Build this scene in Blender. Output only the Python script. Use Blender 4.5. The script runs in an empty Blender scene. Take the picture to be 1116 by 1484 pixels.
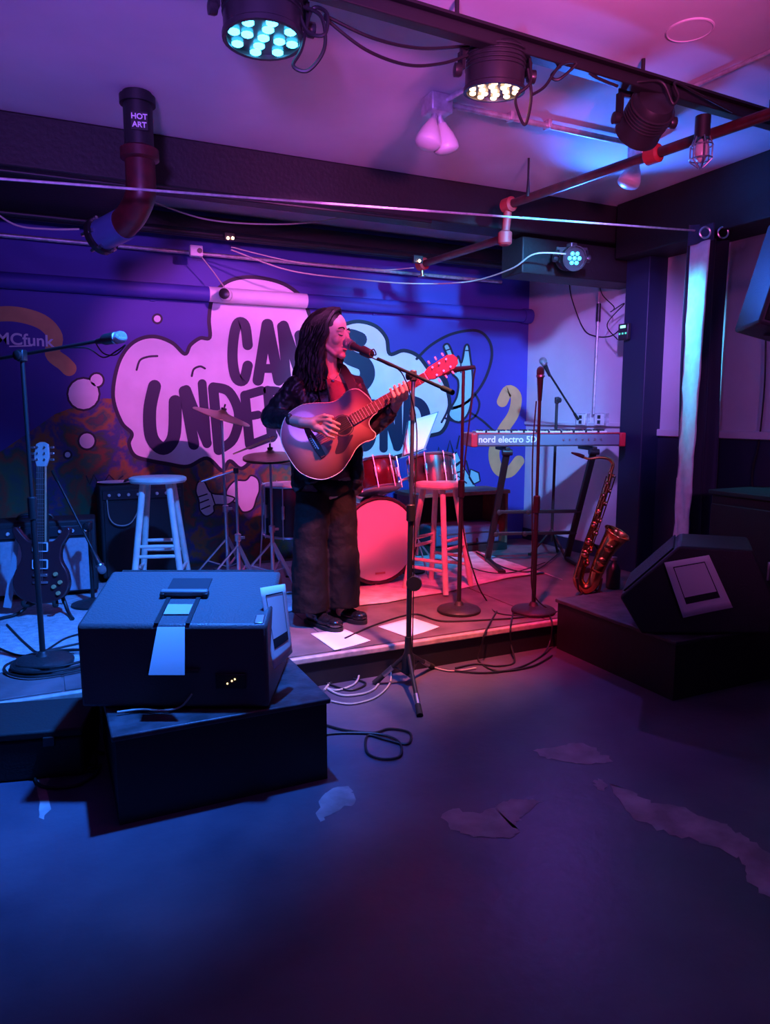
import bpy, bmesh, math, random
from mathutils import Vector, Matrix, Euler
random.seed(7)
PI = math.pi
# ------------------------------------------------------------------ camera
IW, IH, F = 1116, 1484, 1050.0
PITCH, YAW, CZ = math.radians(7.7), math.radians(25.2), 1.28
SC = bpy.context.scene
COL = SC.collection
cam = bpy.data.objects.new('camera', bpy.data.cameras.new('camera'))
COL.objects.link(cam)
cam.location = (0, 0, CZ)
cam.rotation_euler = (PI/2 - PITCH, 0, -YAW)
cam.data.sensor_fit = 'HORIZONTAL'
cam.data.sensor_width = 36
cam.data.lens = 36*F/IW
cam.data.clip_start = 0.02
SC.camera = cam
# ------------------------------------------------------------------ world, exposure
w = bpy.data.worlds.new('club_ambient')
SC.world = w
w.use_nodes = True
w.node_tree.nodes['Background'].inputs[0].default_value = (0.16, 0.045, 0.50, 1)
w.node_tree.nodes['Background'].inputs[1].default_value = 0.14
SC.view_settings.view_transform = 'Standard'
SC.view_settings.look = 'None'
SC.view_settings.exposure = 0.6
SC.view_settings.gamma = 1.0
SC.view_settings.use_curve_mapping = False

def spot(name, loc, target, color, power, angle, blend=0.6, size=0.05, parent=None):
    l = bpy.data.lights.new(name, 'SPOT')
    l.color = color; l.energy = power; l.spot_size = math.radians(angle)
    l.spot_blend = blend; l.shadow_soft_size = size
    o = bpy.data.objects.new(name, l); COL.objects.link(o)
    o.location = loc
    o.rotation_euler = (Vector(target)-Vector(loc)).to_track_quat('-Z', 'Y').to_euler()
    return o
def area(name, loc, target, color, power, size, spread=100):
    l = bpy.data.lights.new(name, 'AREA')
    l.color = color; l.energy = power; l.size = size; l.spread = math.radians(spread)
    o = bpy.data.objects.new(name, l); COL.objects.link(o)
    o.location = loc
    o.rotation_euler = (Vector(target)-Vector(loc)).to_track_quat('-Z', 'Y').to_euler()
    return o
# added unseen spots behind the camera that tint the ceiling and right wall
spot('added_wash_violet', (-0.4, 0.2, 1.9), (0.8, 3.4, 2.75), (0.38, 0.12, 1.0), 340, 56, 1.0, .15)
spot('added_wash_pink', (1.0, 0.1, 1.9), (2.2, 3.5, 2.75), (1.0, 0.13, 0.58), 280, 52, 1.0, .15)
spot('added_wash_side', (1.9, -0.8, 1.7), (3.7, 3.1, 1.25), (0.85, 0.16, 0.75), 55, 44, 1.0, .15)

# ------------------------------------------------------------------ pixel helpers
cp, sp, cy, sy = math.cos(PITCH), math.sin(PITCH), math.cos(YAW), math.sin(YAW)
def ray(x, y):
    a = (x-IW/2)/F; b = (IH/2-y)/F
    return a, cp+b*sp, -sp+b*cp
def cw(r, d, z): return Vector((r*cy+d*sy, -r*sy+d*cy, z))
def PZ(x, y, z):
    a, d, u = ray(x, y); t = (z-CZ)/u
    return cw(a*t, d*t, z)
def PY(x, y, Y):
    a, d, u = ray(x, y); v = cw(a, d, u); t = Y/v.y
    return Vector((v.x*t, Y, CZ+u*t))
def PX(x, y, X):
    a, d, u = ray(x, y); v = cw(a, d, u); t = X/v.x
    return Vector((X, v.y*t, CZ+u*t))
def PD(x, y, D):
    a, d, u = ray(x, y); t = D/d
    return cw(a*t, D, CZ+u*t)

# ------------------------------------------------------------------ materials
MATS = {}
def mat(name, col, rough=0.6, metal=0.0, noise=0.0, scale=8.0, bump=0.0, bscale=40.0, col2=None, spec=0.5, coat=0.0, sheen=0.0, emit=None, es=0.0, sss=0.0):
    if name in MATS: return MATS[name]
    m = bpy.data.materials.new(name); m.use_nodes = True
    n, l = m.node_tree.nodes, m.node_tree.links
    b = n['Principled BSDF']
    b.inputs['Base Color'].default_value = (*col, 1)
    b.inputs['Roughness'].default_value = rough
    b.inputs['Metallic'].default_value = metal
    b.inputs['Specular IOR Level'].default_value = spec
    b.inputs['Coat Weight'].default_value = coat
    b.inputs['Sheen Weight'].default_value = sheen
    if sss:
        b.inputs['Subsurface Weight'].default_value = sss
        b.inputs['Subsurface Radius'].default_value = (0.01, 0.004, 0.002)
    if emit:
        b.inputs['Emission Color'].default_value = (*emit, 1)
        b.inputs['Emission Strength'].default_value = es
    tc = n.new('ShaderNodeTexCoord')
    if noise or col2:
        t = n.new('ShaderNodeTexNoise'); t.inputs['Scale'].default_value = scale; t.inputs['Detail'].default_value = 6
        l.new(tc.outputs['Object'], t.inputs['Vector'])
        r = n.new('ShaderNodeValToRGB')
        c2 = col2 or tuple(max(0, c*(1-noise)) for c in col)
        c1 = col if col2 else tuple(c*(1+noise) for c in col)
        r.color_ramp.elements[0].position = 0.35; r.color_ramp.elements[1].position = 0.68
        r.color_ramp.elements[0].color = (*c2, 1); r.color_ramp.elements[1].color = (*c1, 1)
        l.new(t.outputs['Fac'], r.inputs['Fac']); l.new(r.outputs['Color'], b.inputs['Base Color'])
    if bump:
        t2 = n.new('ShaderNodeTexNoise'); t2.inputs['Scale'].default_value = bscale; t2.inputs['Detail'].default_value = 4
        l.new(tc.outputs['Object'], t2.inputs['Vector'])
        bp = n.new('ShaderNodeBump'); bp.inputs['Strength'].default_value = bump; bp.inputs['Distance'].default_value = 0.01
        l.new(t2.outputs['Fac'], bp.inputs['Height']); l.new(bp.outputs['Normal'], b.inputs['Normal'])
    MATS[name] = m
    return m
BLACK = mat('black_paint', (0.012, 0.012, 0.014), 0.45)
MATTE = mat('matte_black', (0.010, 0.010, 0.012), 0.75, bump=0.15, bscale=120)
BEAMM = mat('black_beam', (0.010, 0.009, 0.011), 0.6, bump=0.25, bscale=45)
PLAST = mat('black_plastic', (0.02, 0.02, 0.022), 0.35)
RUBBER = mat('rubber', (0.012, 0.012, 0.012), 0.8)
CHROME = mat('chrome', (0.75, 0.75, 0.78), 0.30, 1.0)
STEEL = mat('steel', (0.45, 0.45, 0.48), 0.35, 1.0)
GALV = mat('galvanised', (0.60, 0.58, 0.62), 0.45, 0.6, noise=0.2, scale=30)
BRASS = mat('brass', (0.62, 0.38, 0.14), 0.22, 1.0)
CYMB = mat('cymbal_bronze', (0.55, 0.42, 0.26), 0.35, 1.0, bump=0.1, bscale=200)
WHITE = mat('white_plastic', (0.75, 0.73, 0.74), 0.5)
PAPER = mat('paper', (0.86, 0.85, 0.84), 0.8)
INK = mat('ink', (0.015, 0.013, 0.02), 0.7)
PALEINK = mat('pale_print', (0.8, 0.8, 0.85), 0.6)
WOODP = mat('pale_wood', (0.62, 0.55, 0.48), 0.55, noise=0.12, scale=14, bump=0.1)
CABLE = mat('black_cable', (0.012, 0.012, 0.013), 0.5)
CABLEW = mat('pale_cable', (0.45, 0.40, 0.36), 0.5)
REDP = mat('red_pipe_paint', (0.40, 0.02, 0.025), 0.6, bump=0.1)
DARKRED = mat('dark_red_pipe', (0.07, 0.008, 0.012), 0.42, noise=0.3, scale=20)

# ------------------------------------------------------------------ mesh builder
def spl(pts, n=6, closed=False):
    pts = [Vector(p) for p in pts]; out = []; N = len(pts)
    rng = range(N if closed else N-1)
    for i in rng:
        if closed: a, b, c, d = (pts[(i+k) % N] for k in (-1, 0, 1, 2))
        else: a, b, c, d = pts[max(i-1, 0)], pts[i], pts[i+1], pts[min(i+2, N-1)]
        for k in range(n):
            t = k/n
            out.append(0.5*((2*b)+(c-a)*t+(2*a-5*b+4*c-d)*t*t+(3*b-a-3*c+d)*t**3))
    if not closed: out.append(pts[-1].copy())
    return out
def basis(ax):
    ax = Vector(ax).normalized()
    u = ax.cross(Vector((0, 0, 1)))
    if u.length < 1e-4: u = Vector((1, 0, 0))
    u.normalize(); return u, ax.cross(u).normalized(), ax

class MB:
    def __init__(s): s.v = []; s.f = []
    def add(s, vs, fs):
        o = len(s.v); s.v += [Vector(x) for x in vs]; s.f += [tuple(i+o for i in f) for f in fs]; return s
    def box(s, c, sz, R=None, taper=None):
        c = Vector(c); h = Vector(sz)/2; R = R or Matrix.Identity(3)
        vs = []
        for z in (-1, 1):
            k = taper if (taper and z > 0) else (1, 1)
            for x, y in ((-1, -1), (1, -1), (1, 1), (-1, 1)): vs.append(c+R@Vector((x*h.x*k[0], y*h.y*k[1], z*h.z)))
        return s.add(vs, [(3, 2, 1, 0), (4, 5, 6, 7), (0, 1, 5, 4), (1, 2, 6, 5), (2, 3, 7, 6), (3, 0, 4, 7)])
    def bar(s, p, q, wd, ht):
        p, q = Vector(p), Vector(q); u, v, a = basis(q-p)
        vs = []
        for o in (p, q):
            for i, j in ((-1, -1), (1, -1), (1, 1), (-1, 1)): vs.append(o+u*i*wd/2+v*j*ht/2)
        return s.add(vs, [(3, 2, 1, 0), (4, 5, 6, 7), (0, 1, 5, 4), (1, 2, 6, 5), (2, 3, 7, 6), (3, 0, 4, 7)])
    def cyl(s, p, q, r0, r1=None, n=14):
        return s.tube([p, q], [r0, r0 if r1 is None else r1], n)
    def tube(s, path, r, n=8, closed=False, cap=True):
        path = [Vector(p) for p in path]; N = len(path)
        if not isinstance(r, (list, tuple)): r = [r]*N
        t0 = (path[1]-path[0]).normalized(); u, v, _ = basis(t0)
        vs = []; prev = t0
        for i, p in enumerate(path):
            if closed: t = (path[(i+1) % N]-path[i-1]).normalized()
            elif i == 0: t = t0
            elif i == N-1: t = (path[-1]-path[-2]).normalized()
            else: t = (path[i+1]-path[i-1]).normalized()
            q = prev.rotation_difference(t); u = q@u; prev = t
            u = (u-t*u.dot(t)).normalized(); vv = t.cross(u)
            for k in range(n):
                a = 2*PI*k/n; vs.append(p+(u*math.cos(a)+vv*math.sin(a))*r[i])
        fs = []
        for i in range(N if closed else N-1):
            j = (i+1) % N
            for k in range(n):
                k2 = (k+1) % n; fs.append((i*n+k, i*n+k2, j*n+k2, j*n+k))
        if cap and not closed:
            fs.append(tuple(range(n-1, -1, -1))); fs.append(tuple((N-1)*n+k for k in range(n)))
        return s.add(vs, fs)
    def lathe(s, prof, o=(0, 0, 0), ax=(0, 0, 1), n=24):      # prof: (radius, height)
        u, v, a = basis(ax); o = Vector(o); vs = []
        for r, h in prof:
            for k in range(n):
                g = 2*PI*k/n; vs.append(o+a*h+(u*math.cos(g)+v*math.sin(g))*max(r, 1e-4))
        fs = []
        for i in range(len(prof)-1):
            for k in range(n):
                k2 = (k+1) % n; fs.append((i*n+k, (i+1)*n+k, (i+1)*n+k2, i*n+k2))
        fs.append(tuple(range(n))); fs.append(tuple((len(prof)-1)*n+k for k in range(n-1, -1, -1)))
        return s.add(vs, fs)
    def ell(s, c, rad, R=None, nu=14, nv=9):
        c = Vector(c); R = R or Matrix.Identity(3); vs = [c+R@Vector((0, 0, -rad[2]))]; fs = []
        for j in range(1, nv):
            b = -PI/2+PI*j/nv
            for i in range(nu):
                a = 2*PI*i/nu
                vs.append(c+R@Vector((rad[0]*math.cos(b)*math.cos(a), rad[1]*math.cos(b)*math.sin(a), rad[2]*math.sin(b))))
        vs.append(c+R@Vector((0, 0, rad[2]))); L = len(vs)-1
        for i in range(nu): fs.append((0, 1+(i+1) % nu, 1+i))
        for j in range(nv-2):
            for i in range(nu):
                a, b2 = 1+j*nu+i, 1+j*nu+(i+1) % nu; fs.append((a, b2, b2+nu, a+nu))
        for i in range(nu): fs.append((1+(nv-2)*nu+i, 1+(nv-2)*nu+(i+1) % nu, L))
        return s.add(vs, fs)
    def cap(s, p, q, r0, r1, n=12):                             # capsule
        p, q = Vector(p), Vector(q); a = (q-p).normalized(); L = (q-p).length
        prof = []
        for k in range(5): t = PI/2*k/4; prof.append((r0*math.sin(t), -r0*math.cos(t)))
        for k in range(5): t = PI/2*k/4; prof.append((r1*math.cos(t), L+r1*math.sin(t)))
        return s.lathe(prof, p, a, n)
    def prism(s, poly, vec):
        poly = [Vector(p) for p in poly]; vec = Vector(vec); N = len(poly)
        return s.add(poly+[p+vec for p in poly], [tuple(range(N)), tuple(range(2*N-1, N-1, -1))]+[(i, i+N, (i+1) % N+N, (i+1) % N) for i in range(N)])
    def face(s, poly): return s.add(poly, [tuple(range(len(poly)))])
    def xf(s, M): s.v = [M@v for v in s.v]; return s

ROOT = {}
def W2L(p):
    while p is not None and p not in ROOT: p = p.parent
    return ROOT[p].inverted() if p is not None else None
def obj(name, mb, m, parent=None, world=False, smooth=True, bevel=0, solid=0, fix=True):
    vs = mb.v
    if world and parent is not None:
        I = W2L(parent)
        if I is not None: vs = [I@v for v in vs]
    me = bpy.data.meshes.new(name); me.from_pydata([tuple(v) for v in vs], [], mb.f)
    if fix:
        b = bmesh.new(); b.from_mesh(me); bmesh.ops.recalc_face_normals(b, faces=b.faces[:]); b.to_mesh(me); b.free()
    me.materials.append(m)
    if smooth:
        me.polygons.foreach_set('use_smooth', [True]*len(me.polygons))
        try: me.set_sharp_from_angle(angle=math.radians(40))
        except Exception: pass
    o = bpy.data.objects.new(name, me); COL.objects.link(o)
    if parent is not None: o.parent = parent
    if bevel:
        md = o.modifiers.new('bevel', 'BEVEL'); md.width = bevel; md.segments = 2; md.limit_method = 'ANGLE'; md.angle_limit = math.radians(40)
    if solid:
        md = o.modifiers.new('solid', 'SOLIDIFY'); md.thickness = solid; md.offset = 0
    return o
def thing(name, label, cat, loc=(0, 0, 0), rz=0.0, group=None):
    o = bpy.data.objects.new(name, None); COL.objects.link(o); o.empty_display_size = 0.1
    o.location = loc; o.rotation_euler = (0, 0, rz); o['label'] = label; o['category'] = cat
    if group: o['group'] = group
    ROOT[o] = Matrix.LocRotScale(Vector(loc), Euler((0, 0, rz)), None)
    return o
def tag(o, label, cat, group=None):
    o['label'] = label; o['category'] = cat
    if group: o['group'] = group
    return o
def struct(o): o['kind'] = 'structure'; return o
def solo(name, label, cat, mb, m, **k):
    # one-mesh thing: put its origin at the middle of its base
    lo = Vector((min(v.x for v in mb.v), min(v.y for v in mb.v), min(v.z for v in mb.v)))
    hi = Vector((max(v.x for v in mb.v), max(v.y for v in mb.v), 0))
    c = Vector(((lo.x+hi.x)/2, (lo.y+hi.y)/2, lo.z))
    mb.v = [v-c for v in mb.v]
    o = obj(name, mb, m, None, **k); o.location = c; ROOT[o] = Matrix.Translation(c)
    return tag(o, label, cat)
def mesh_eval(o, mods):
    for t, kw in mods:
        md = o.modifiers.new(t, t)
        for k, v in kw.items(): setattr(md, k, v)
    dg = bpy.context.evaluated_depsgraph_get()
    me = bpy.data.meshes.new_from_object(o.evaluated_get(dg))
    old = o.data; o.modifiers.clear(); o.data = me; bpy.data.meshes.remove(old)
    me.polygons.foreach_set('use_smooth', [True]*len(me.polygons))
    return o
def text_mesh(name, s, size, M, m, parent=None, ext=0.0008, bold=0.0):
    cu = bpy.data.curves.new(name, 'FONT'); cu.body = s; cu.size = size; cu.align_x = 'CENTER'; cu.align_y = 'CENTER'; cu.extrude = ext; cu.offset = bold
    t = bpy.data.objects.new(name, cu); COL.objects.link(t)
    dg = bpy.context.evaluated_depsgraph_get()
    me = bpy.data.meshes.new_from_object(t.evaluated_get(dg))
    bpy.data.objects.remove(t)
    if parent is not None:
        I = W2L(parent)
        if I is not None: M = I@M
    me.transform(M); me.materials.clear(); me.materials.append(m)
    o = bpy.data.objects.new(name, me); COL.objects.link(o); o.parent = parent
    return o
def frame(o, xa, ya):                                            # matrix from origin, x axis, y axis
    xa = Vector(xa).normalized(); za = xa.cross(Vector(ya)).normalized(); ya = za.cross(xa)
    M = Matrix((xa, ya, za)).transposed().to_4x4(); M.translation = Vector(o); return M

CR, CDp, UP = Vector((cy, -sy, 0)), Vector((sy, cy, 0)), Vector((0, 0, 1))     # camera's right and level forward in the room
# ================================================================== STRUCTURE
YB, XR, ST, CE = 5.41, 3.95, 0.15, 2.70
floor_m = mat('painted_concrete', (0.12, 0.10, 0.14), 0.38, col2=(0.04, 0.037, 0.068), scale=1.6, bump=0.12, bscale=25)
wear_m = mat('bare_concrete', (0.30, 0.25, 0.27), 0.6, noise=0.35, scale=9)
wall_m = mat('off_white_wall', (0.62, 0.58, 0.62), 0.7, noise=0.05, scale=3, bump=0.05)
ceil_m = mat('ceiling_paint', (0.66, 0.60, 0.66), 0.75, noise=0.10, scale=1.3, bump=0.06, bscale=18)
navy_m = mat('navy_wainscot', (0.018, 0.02, 0.05), 0.5)
mur_m = mat('mural_blue', (0.055, 0.045, 0.34), 0.6, noise=0.12, scale=1.2)
stage_m = mat('stage_deck', (0.14, 0.10, 0.11), 0.55, noise=0.3, scale=6, bump=0.1)
edge_m = mat('stage_nosing', (0.50, 0.38, 0.34), 0.5, noise=0.2, scale=25)

fl = struct(obj('floor', MB().box((0.9, 0.9, -0.05), (6.1, 9.02, 0.1)), floor_m))
def patch(pts):
    P = [PZ(x, y, 0.0012) for x, y in pts]; P = spl(P, 6, True); 
    P = [p+Vector((random.gauss(0, .006), random.gauss(0, .006), 0)) for p in P]
    obj('worn_patch', MB().face(P), wear_m, fl, smooth=False)
patch([(640, 1185), (660, 1172), (700, 1178), (735, 1160), (785, 1160), (760, 1178), (745, 1195), (752, 1208), (725, 1215), (670, 1208)])
patch([(775, 1088), (810, 1082), (840, 1076), (870, 1090), (885, 1100), (850, 1108), (800, 1100)])
patch([(885, 1140), (905, 1143), (940, 1160), (985, 1170), (1040, 1190), (1068, 1205), (1100, 1225), (1150, 1260), (1140, 1310), (1088, 1282), (1075, 1250), (1020, 1222), (960, 1205), (915, 1180)])
patch([(860, 1132), (872, 1130), (881, 1138), (870, 1146)])
patch([(22, 1088), (60, 1085), (90, 1095), (72, 1120), (70, 1175), (58, 1180), (50, 1120)])
patch([(470, 1150), (500, 1140), (515, 1160), (490, 1175), (460, 1190)])

stg = struct(obj('stage_platform', MB().box((0.95, (3.13+YB)/2, ST/2), (6.0, YB-3.13, ST)), stage_m))
obj('stage_fascia', MB().box((0.95, 3.125, (ST-.03)/2), (6.0, 0.012, ST-.03)), BLACK, stg)
obj('stage_nosing', MB().box((0.95, 3.118, ST-.012), (6.0, 0.03, 0.030)), edge_m, stg, bevel=.006)
for x in (-1.2, 0.02, 1.24, 2.46):
    obj('deck_panel', MB().box((x+0.61, 3.75, ST+.002), (1.21, 1.21, .006)), stage_m, stg, bevel=.002)
wb = struct(obj('wall_back', MB().box((0.95, YB+.05, 1.35), (6.1, 0.1, 2.72)), mur_m))
wr = struct(obj('wall_right', MB().box((XR+.05, 0.95, 1.35), (0.1, 9.0, 2.72)), wall_m))
obj('wainscot', MB().box((XR-.004, (3.85-3.5)/2, .56), (0.016, 7.35, 1.12)), navy_m, wr)
obj('chair_rail', MB().box((XR-.012, (3.85-3.5)/2, 1.15), (0.03, 7.35, 0.05)), wall_m, wr, bevel=.006)
obj('chair_rail', MB().box((XR-.010, (4.08+YB)/2, 1.20), (0.02, YB-4.08, 0.03)), wall_m, wr, bevel=.004)
struct(obj('wall_left', MB().box((-2.1, 0.95, 1.35), (0.1, 9.0, 2.72)), navy_m))
struct(obj('baseboard_right', MB().box((XR-.008, 4.75, ST+.05), (0.016, 1.3, .10)), navy_m))
ce = struct(obj('ceiling', MB().box((0.95, 0.95, CE+.05), (6.1, 9.02, .1)), ceil_m))
struct(obj('beam_main', MB().box((0.95, 4.15, 2.575), (6.0, .20, .25)), BEAMM, bevel=.01))
struct(obj('beam_end_soffit', MB().box((3.42, 4.17, 2.31), (1.05, .24, .23)), BEAMM, bevel=.008))
struct(obj('soffit_right', MB().box((3.80, 1.75, 2.52), (.30, 4.55, .36)), BEAMM, bevel=.008))
struct(obj('soffit_back', MB().box((0.95, 5.38, 2.60), (6.0, .06, .12)), BEAMM, bevel=.008))
struct(obj('soffit_left', MB().box((-0.75, 4.82, 2.60), (2.6, 1.12, .18)), BEAMM, bevel=.008))
struct(obj('pillar_right', MB().box((3.87, 3.945, 1.28), (.17, .22, 2.3)), mat('navy_pillar', (0.012, .016, .05), .5), bevel=.006))

# ------------------------------------------------------------------ mural on wall_back
LAY = [0]
def wallpt(x, y, k): return PY(x, y, YB-.0015*k)
def mpoly(name, pts, m, k, smooth=True, n=6):
    P = [(x, y, 0) for x, y in pts]
    if smooth: P = spl(P, n, True)
    else: P = [Vector(p) for p in P]
    return obj(name, MB().face([wallpt(p[0], p[1], k) for p in P]), m, wb, smooth=False)
def strip(mb, pts, wd, k, smooth=True, closed=False):
    P = [Vector((x, y, 0)) for x, y in pts]
    if smooth and len(P) > 2: P = spl(P, 6, closed)
    N = len(P); L = []; Rr = []
    for i, p in enumerate(P):
        if closed: t = P[(i+1) % N]-P[i-1]
        else: t = P[min(i+1, N-1)]-P[max(i-1, 0)]
        t.normalize(); nn = Vector((-t.y, t.x, 0))*wd/2
        L.append(wallpt(p.x+nn.x, p.y+nn.y, k)); Rr.append(wallpt(p.x-nn.x, p.y-nn.y, k))
    if closed: L.append(L[0]); Rr.append(Rr[0])
    M = len(L)
    mb.add(L+Rr, [(i, i+1, M+i+1, M+i) for i in range(M-1)])
    if not closed:
        for p in (P[0], P[-1]):
            mb.add([wallpt(p.x+wd/2*math.cos(a*PI/8), p.y+wd/2*math.sin(a*PI/8), k+.05) for a in range(16)], [tuple(range(16))])
def mstroke(name, strokes, m, k, smooth=True):
    mb = MB()
    for i, (pts, wd) in enumerate(strokes): strip(mb, pts, wd, k+.06*i, smooth)
    return obj(name, mb, m, wb, smooth=False)
mw = mat('mural_white', (0.80, 0.78, 0.82), .6, noise=.04)
mk = mat('mural_black', (0.012, 0.012, 0.03), .6)
ml = mat('mural_letter_navy', (0.012, 0.010, 0.05), .55)
mo = mat('mural_orange', (0.66, 0.36, 0.13), .6, noise=.1)
mt = mat('mural_teal', (0.30, 0.62, 0.55), .6)
# camouflage of spray colours
cm = bpy.data.materials.new('mural_spray'); cm.use_nodes = True
n_, l_ = cm.node_tree.nodes, cm.node_tree.links
tc = n_.new('ShaderNodeTexCoord'); nz = n_.new('ShaderNodeTexNoise'); nz.inputs['Scale'].default_value = 2.2; nz.inputs['Detail'].default_value = 3
l_.new(tc.outputs['Object'], nz.inputs['Vector'])
nz.inputs['Scale'].default_value = 3.6; nz.inputs['Detail'].default_value = 5; nz.inputs['Roughness'].default_value = .55; nz.inputs['Distortion'].default_value = .25
rp = n_.new('ShaderNodeValToRGB'); e = rp.color_ramp.elements
cols = [(.25, (.03, .10, .10)), (.36, (.05, .14, .06)), (.43, (.26, .07, .03)), (.48, (.05, .10, .05)), (.54, (.04, .05, .20)), (.60, (.30, .13, .03)), (.66, (.04, .10, .08)), (.75, (.20, .03, .04))]
e[0].position, e[0].color = .25, (*cols[0][1], 1); e[1].position, e[1].color = .75, (*cols[-1][1], 1)
for p_, c_ in cols[1:-1]:
    q = e.new(p_); q.color = (*c_, 1)
l_.new(nz.outputs['Fac'], rp.inputs[0]); l_.new(rp.outputs[0], n_['Principled BSDF'].inputs['Base Color']); n_['Principled BSDF'].inputs['Roughness'].default_value = .65

mpoly('mural_colour_patch', [(-220, 700), (-120, 670), (0, 655), (40, 628), (80, 600), (120, 585), (150, 577), (165, 578), (190, 610), (300, 640), (430, 665), (430, 900), (200, 900), (-220, 900)], cm, 1, False)
cloud = [(164, 575), (170, 532), (184, 505), (203, 491), (226, 488), (250, 497), (268, 513), (276, 500), (290, 490), (304, 489), (303, 462), (308, 432), (325, 411), (352, 402), (386, 404), (416, 414), (440, 434), (452, 462), (480, 480), (500, 470), (521, 466), (545, 473), (560, 490), (565, 513), (585, 508), (606, 516), (624, 538), (641, 548), (651, 577), (650, 606), (640, 626), (620, 633), (604, 650), (578, 661), (540, 668), (480, 676), (420, 672), (392, 668), (371, 664), (350, 679), (333, 668), (322, 682), (300, 664), (272, 676), (242, 672), (215, 667), (195, 660), (187, 643), (191, 628), (176, 612)]
mpoly('mural_cloud', cloud, mw, 2)
mb = MB(); strip(mb, cloud, 5.5, 3, True, True); obj('mural_cloud_outline', mb, mk, wb, smooth=False)
LET = {
 'c': [([(359, 500), (355, 472), (345, 468), (339, 487), (337, 520), (342, 547), (353, 551), (359, 530)], 15)],
 'a': [([(387, 470), (374, 551)], 16), ([(388, 470), (404, 551)], 16), ([(377, 534), (400, 534)], 13)],
 'n': [([(408, 473), (416, 551)], 13), ([(411, 472), (436, 546)], 15), ([(434, 486), (446, 549)], 15)],
 's': [([(521, 492), (506, 488), (496, 500), (506, 517), (528, 528), (532, 546), (518, 562), (500, 558)], 22)],
 'u': [([(224, 560), (217, 595), (220, 634), (237, 650), (252, 632), (254, 582)], 19)],
 'N': [([(267, 567), (281, 644)], 16), ([(270, 565), (300, 642)], 14), ([(293, 556), (300, 643)], 13)],
 'd': [([(309, 562), (317, 652)], 15), ([(309, 561), (332, 568), (346, 600), (338, 636), (317, 652)], 14)],
 'e': [([(355, 573), (362, 644)], 14), ([(355, 573), (379, 566)], 13), ([(358, 604), (374, 601)], 12), ([(362, 645), (396, 632)], 13)],
 'r': [([(388, 566), (394, 634)], 14), ([(388, 566), (408, 570), (410, 592), (394, 600)], 13), ([(396, 600), (414, 634)], 14)],
 'g': [([(440, 575), (428, 572), (421, 600), (428, 635), (440, 630), (440, 608), (432, 608)], 12)],
 'R': [([(453, 570), (455, 640)], 12), ([(453, 570), (468, 575), (468, 595), (455, 602)], 11), ([(456, 602), (472, 640)], 12)],
 'o': [([(492, 575), (481, 605), (490, 640), (502, 610), (492, 575)], 12)],
 'U': [([(517, 580), (518, 635), (529, 648), (539, 632), (540, 585)], 13)],
 'm': [([(556, 585), (556, 650)], 12), ([(557, 588), (576, 648)], 12), ([(577, 580), (578, 645)], 11)],
 'D': [([(592, 580), (590, 640)], 14), ([(592, 579), (610, 586), (617, 606), (606, 634), (590, 641)], 14)]}
for k, s in LET.items(): mstroke('mural_letter', s, ml, 4)
for pts in ([(198, 536), (203, 522), (215, 517), (228, 516)], [(278, 545), (281, 535), (290, 531), (297, 534)]): mstroke('mural_crease_line', [(pts, 3)], mk, 4)
def bubble(x, y, r):
    c = [(x+r*math.cos(a*PI/8), y+r*math.sin(a*PI/8)) for a in range(16)]
    o = [(x+(r+3)*math.cos(a*PI/8), y+(r+3)*math.sin(a*PI/8)) for a in range(16)]
    mpoly('mural_bubble_rim', o, mk, 3, False); mpoly('mural_bubble', c, mw, 4, False)
bubble(121, 571, 22); bubble(140, 551, 9); bubble(126, 639, 11); bubble(98, 659, 4); bubble(228, 462, 5)
mstroke('mural_swirl', [([(-60, 470), (-20, 458), (20, 455), (60, 466), (80, 488), (76, 512), (92, 526), (100, 534)], 22)], mo, 2)
mstroke('mural_swirl', [([(728, 582), (737, 566), (748, 575), (744, 600), (728, 625), (716, 655), (722, 680), (738, 684), (752, 668)], 16)], mo, 2)
# sparring hand with stick, small cloud, rock hand, boombox
mpoly('mural_small_cloud', [(328, 712), (340, 697), (356, 696), (364, 689), (374, 695), (376, 710), (372, 722), (366, 738), (352, 742), (343, 730), (332, 724)], mw, 3)
mb = MB(); strip(mb, [(328, 712), (340, 697), (356, 696), (364, 689), (374, 695), (376, 710), (372, 722), (366, 738), (352, 742), (343, 730), (332, 724)], 2.5, 4, True, True); obj('mural_small_cloud_outline', mb, mk, wb, smooth=False)
hand = [(287, 699), (296, 698), (306, 714), (325, 717), (340, 722), (330, 731), (311, 732), (310, 742), (299, 748), (290, 740), (288, 725), (284, 712)]
mpoly('mural_hand', hand, mw, 5)
mb = MB(); strip(mb, hand, 2.2, 6, True, True)
for pts in ([(288, 720), (300, 716)], [(289, 729), (302, 724)], [(292, 738), (304, 733)], [(306, 714), (312, 732)]): strip(mb, pts, 2, 6, False)
obj('mural_hand_line', mb, mk, wb, smooth=False)
mstroke('mural_drumstick', [([(290, 697), (340, 680)], 3)], mo, 6)
rock = [(650, 600), (662, 575), (664, 552), (655, 540), (648, 515), (643, 502), (650, 499), (657, 515), (660, 526), (664, 516), (668, 526), (671, 518), (674, 502), (679, 501), (682, 520), (685, 545), (684, 575), (678, 600), (664, 612)]
mpoly('mural_rock_hand', rock, mt, 4); mb = MB(); strip(mb, rock, 3, 5, True, True)
for pts in ([(660, 528), (661, 540)], [(668, 528), (668, 540)], [(646, 508), (652, 506)], [(675, 508), (681, 508)]): strip(mb, pts, 1.8, 5, False)
obj('mural_rock_hand_line', mb, mk, wb, smooth=False)
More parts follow.
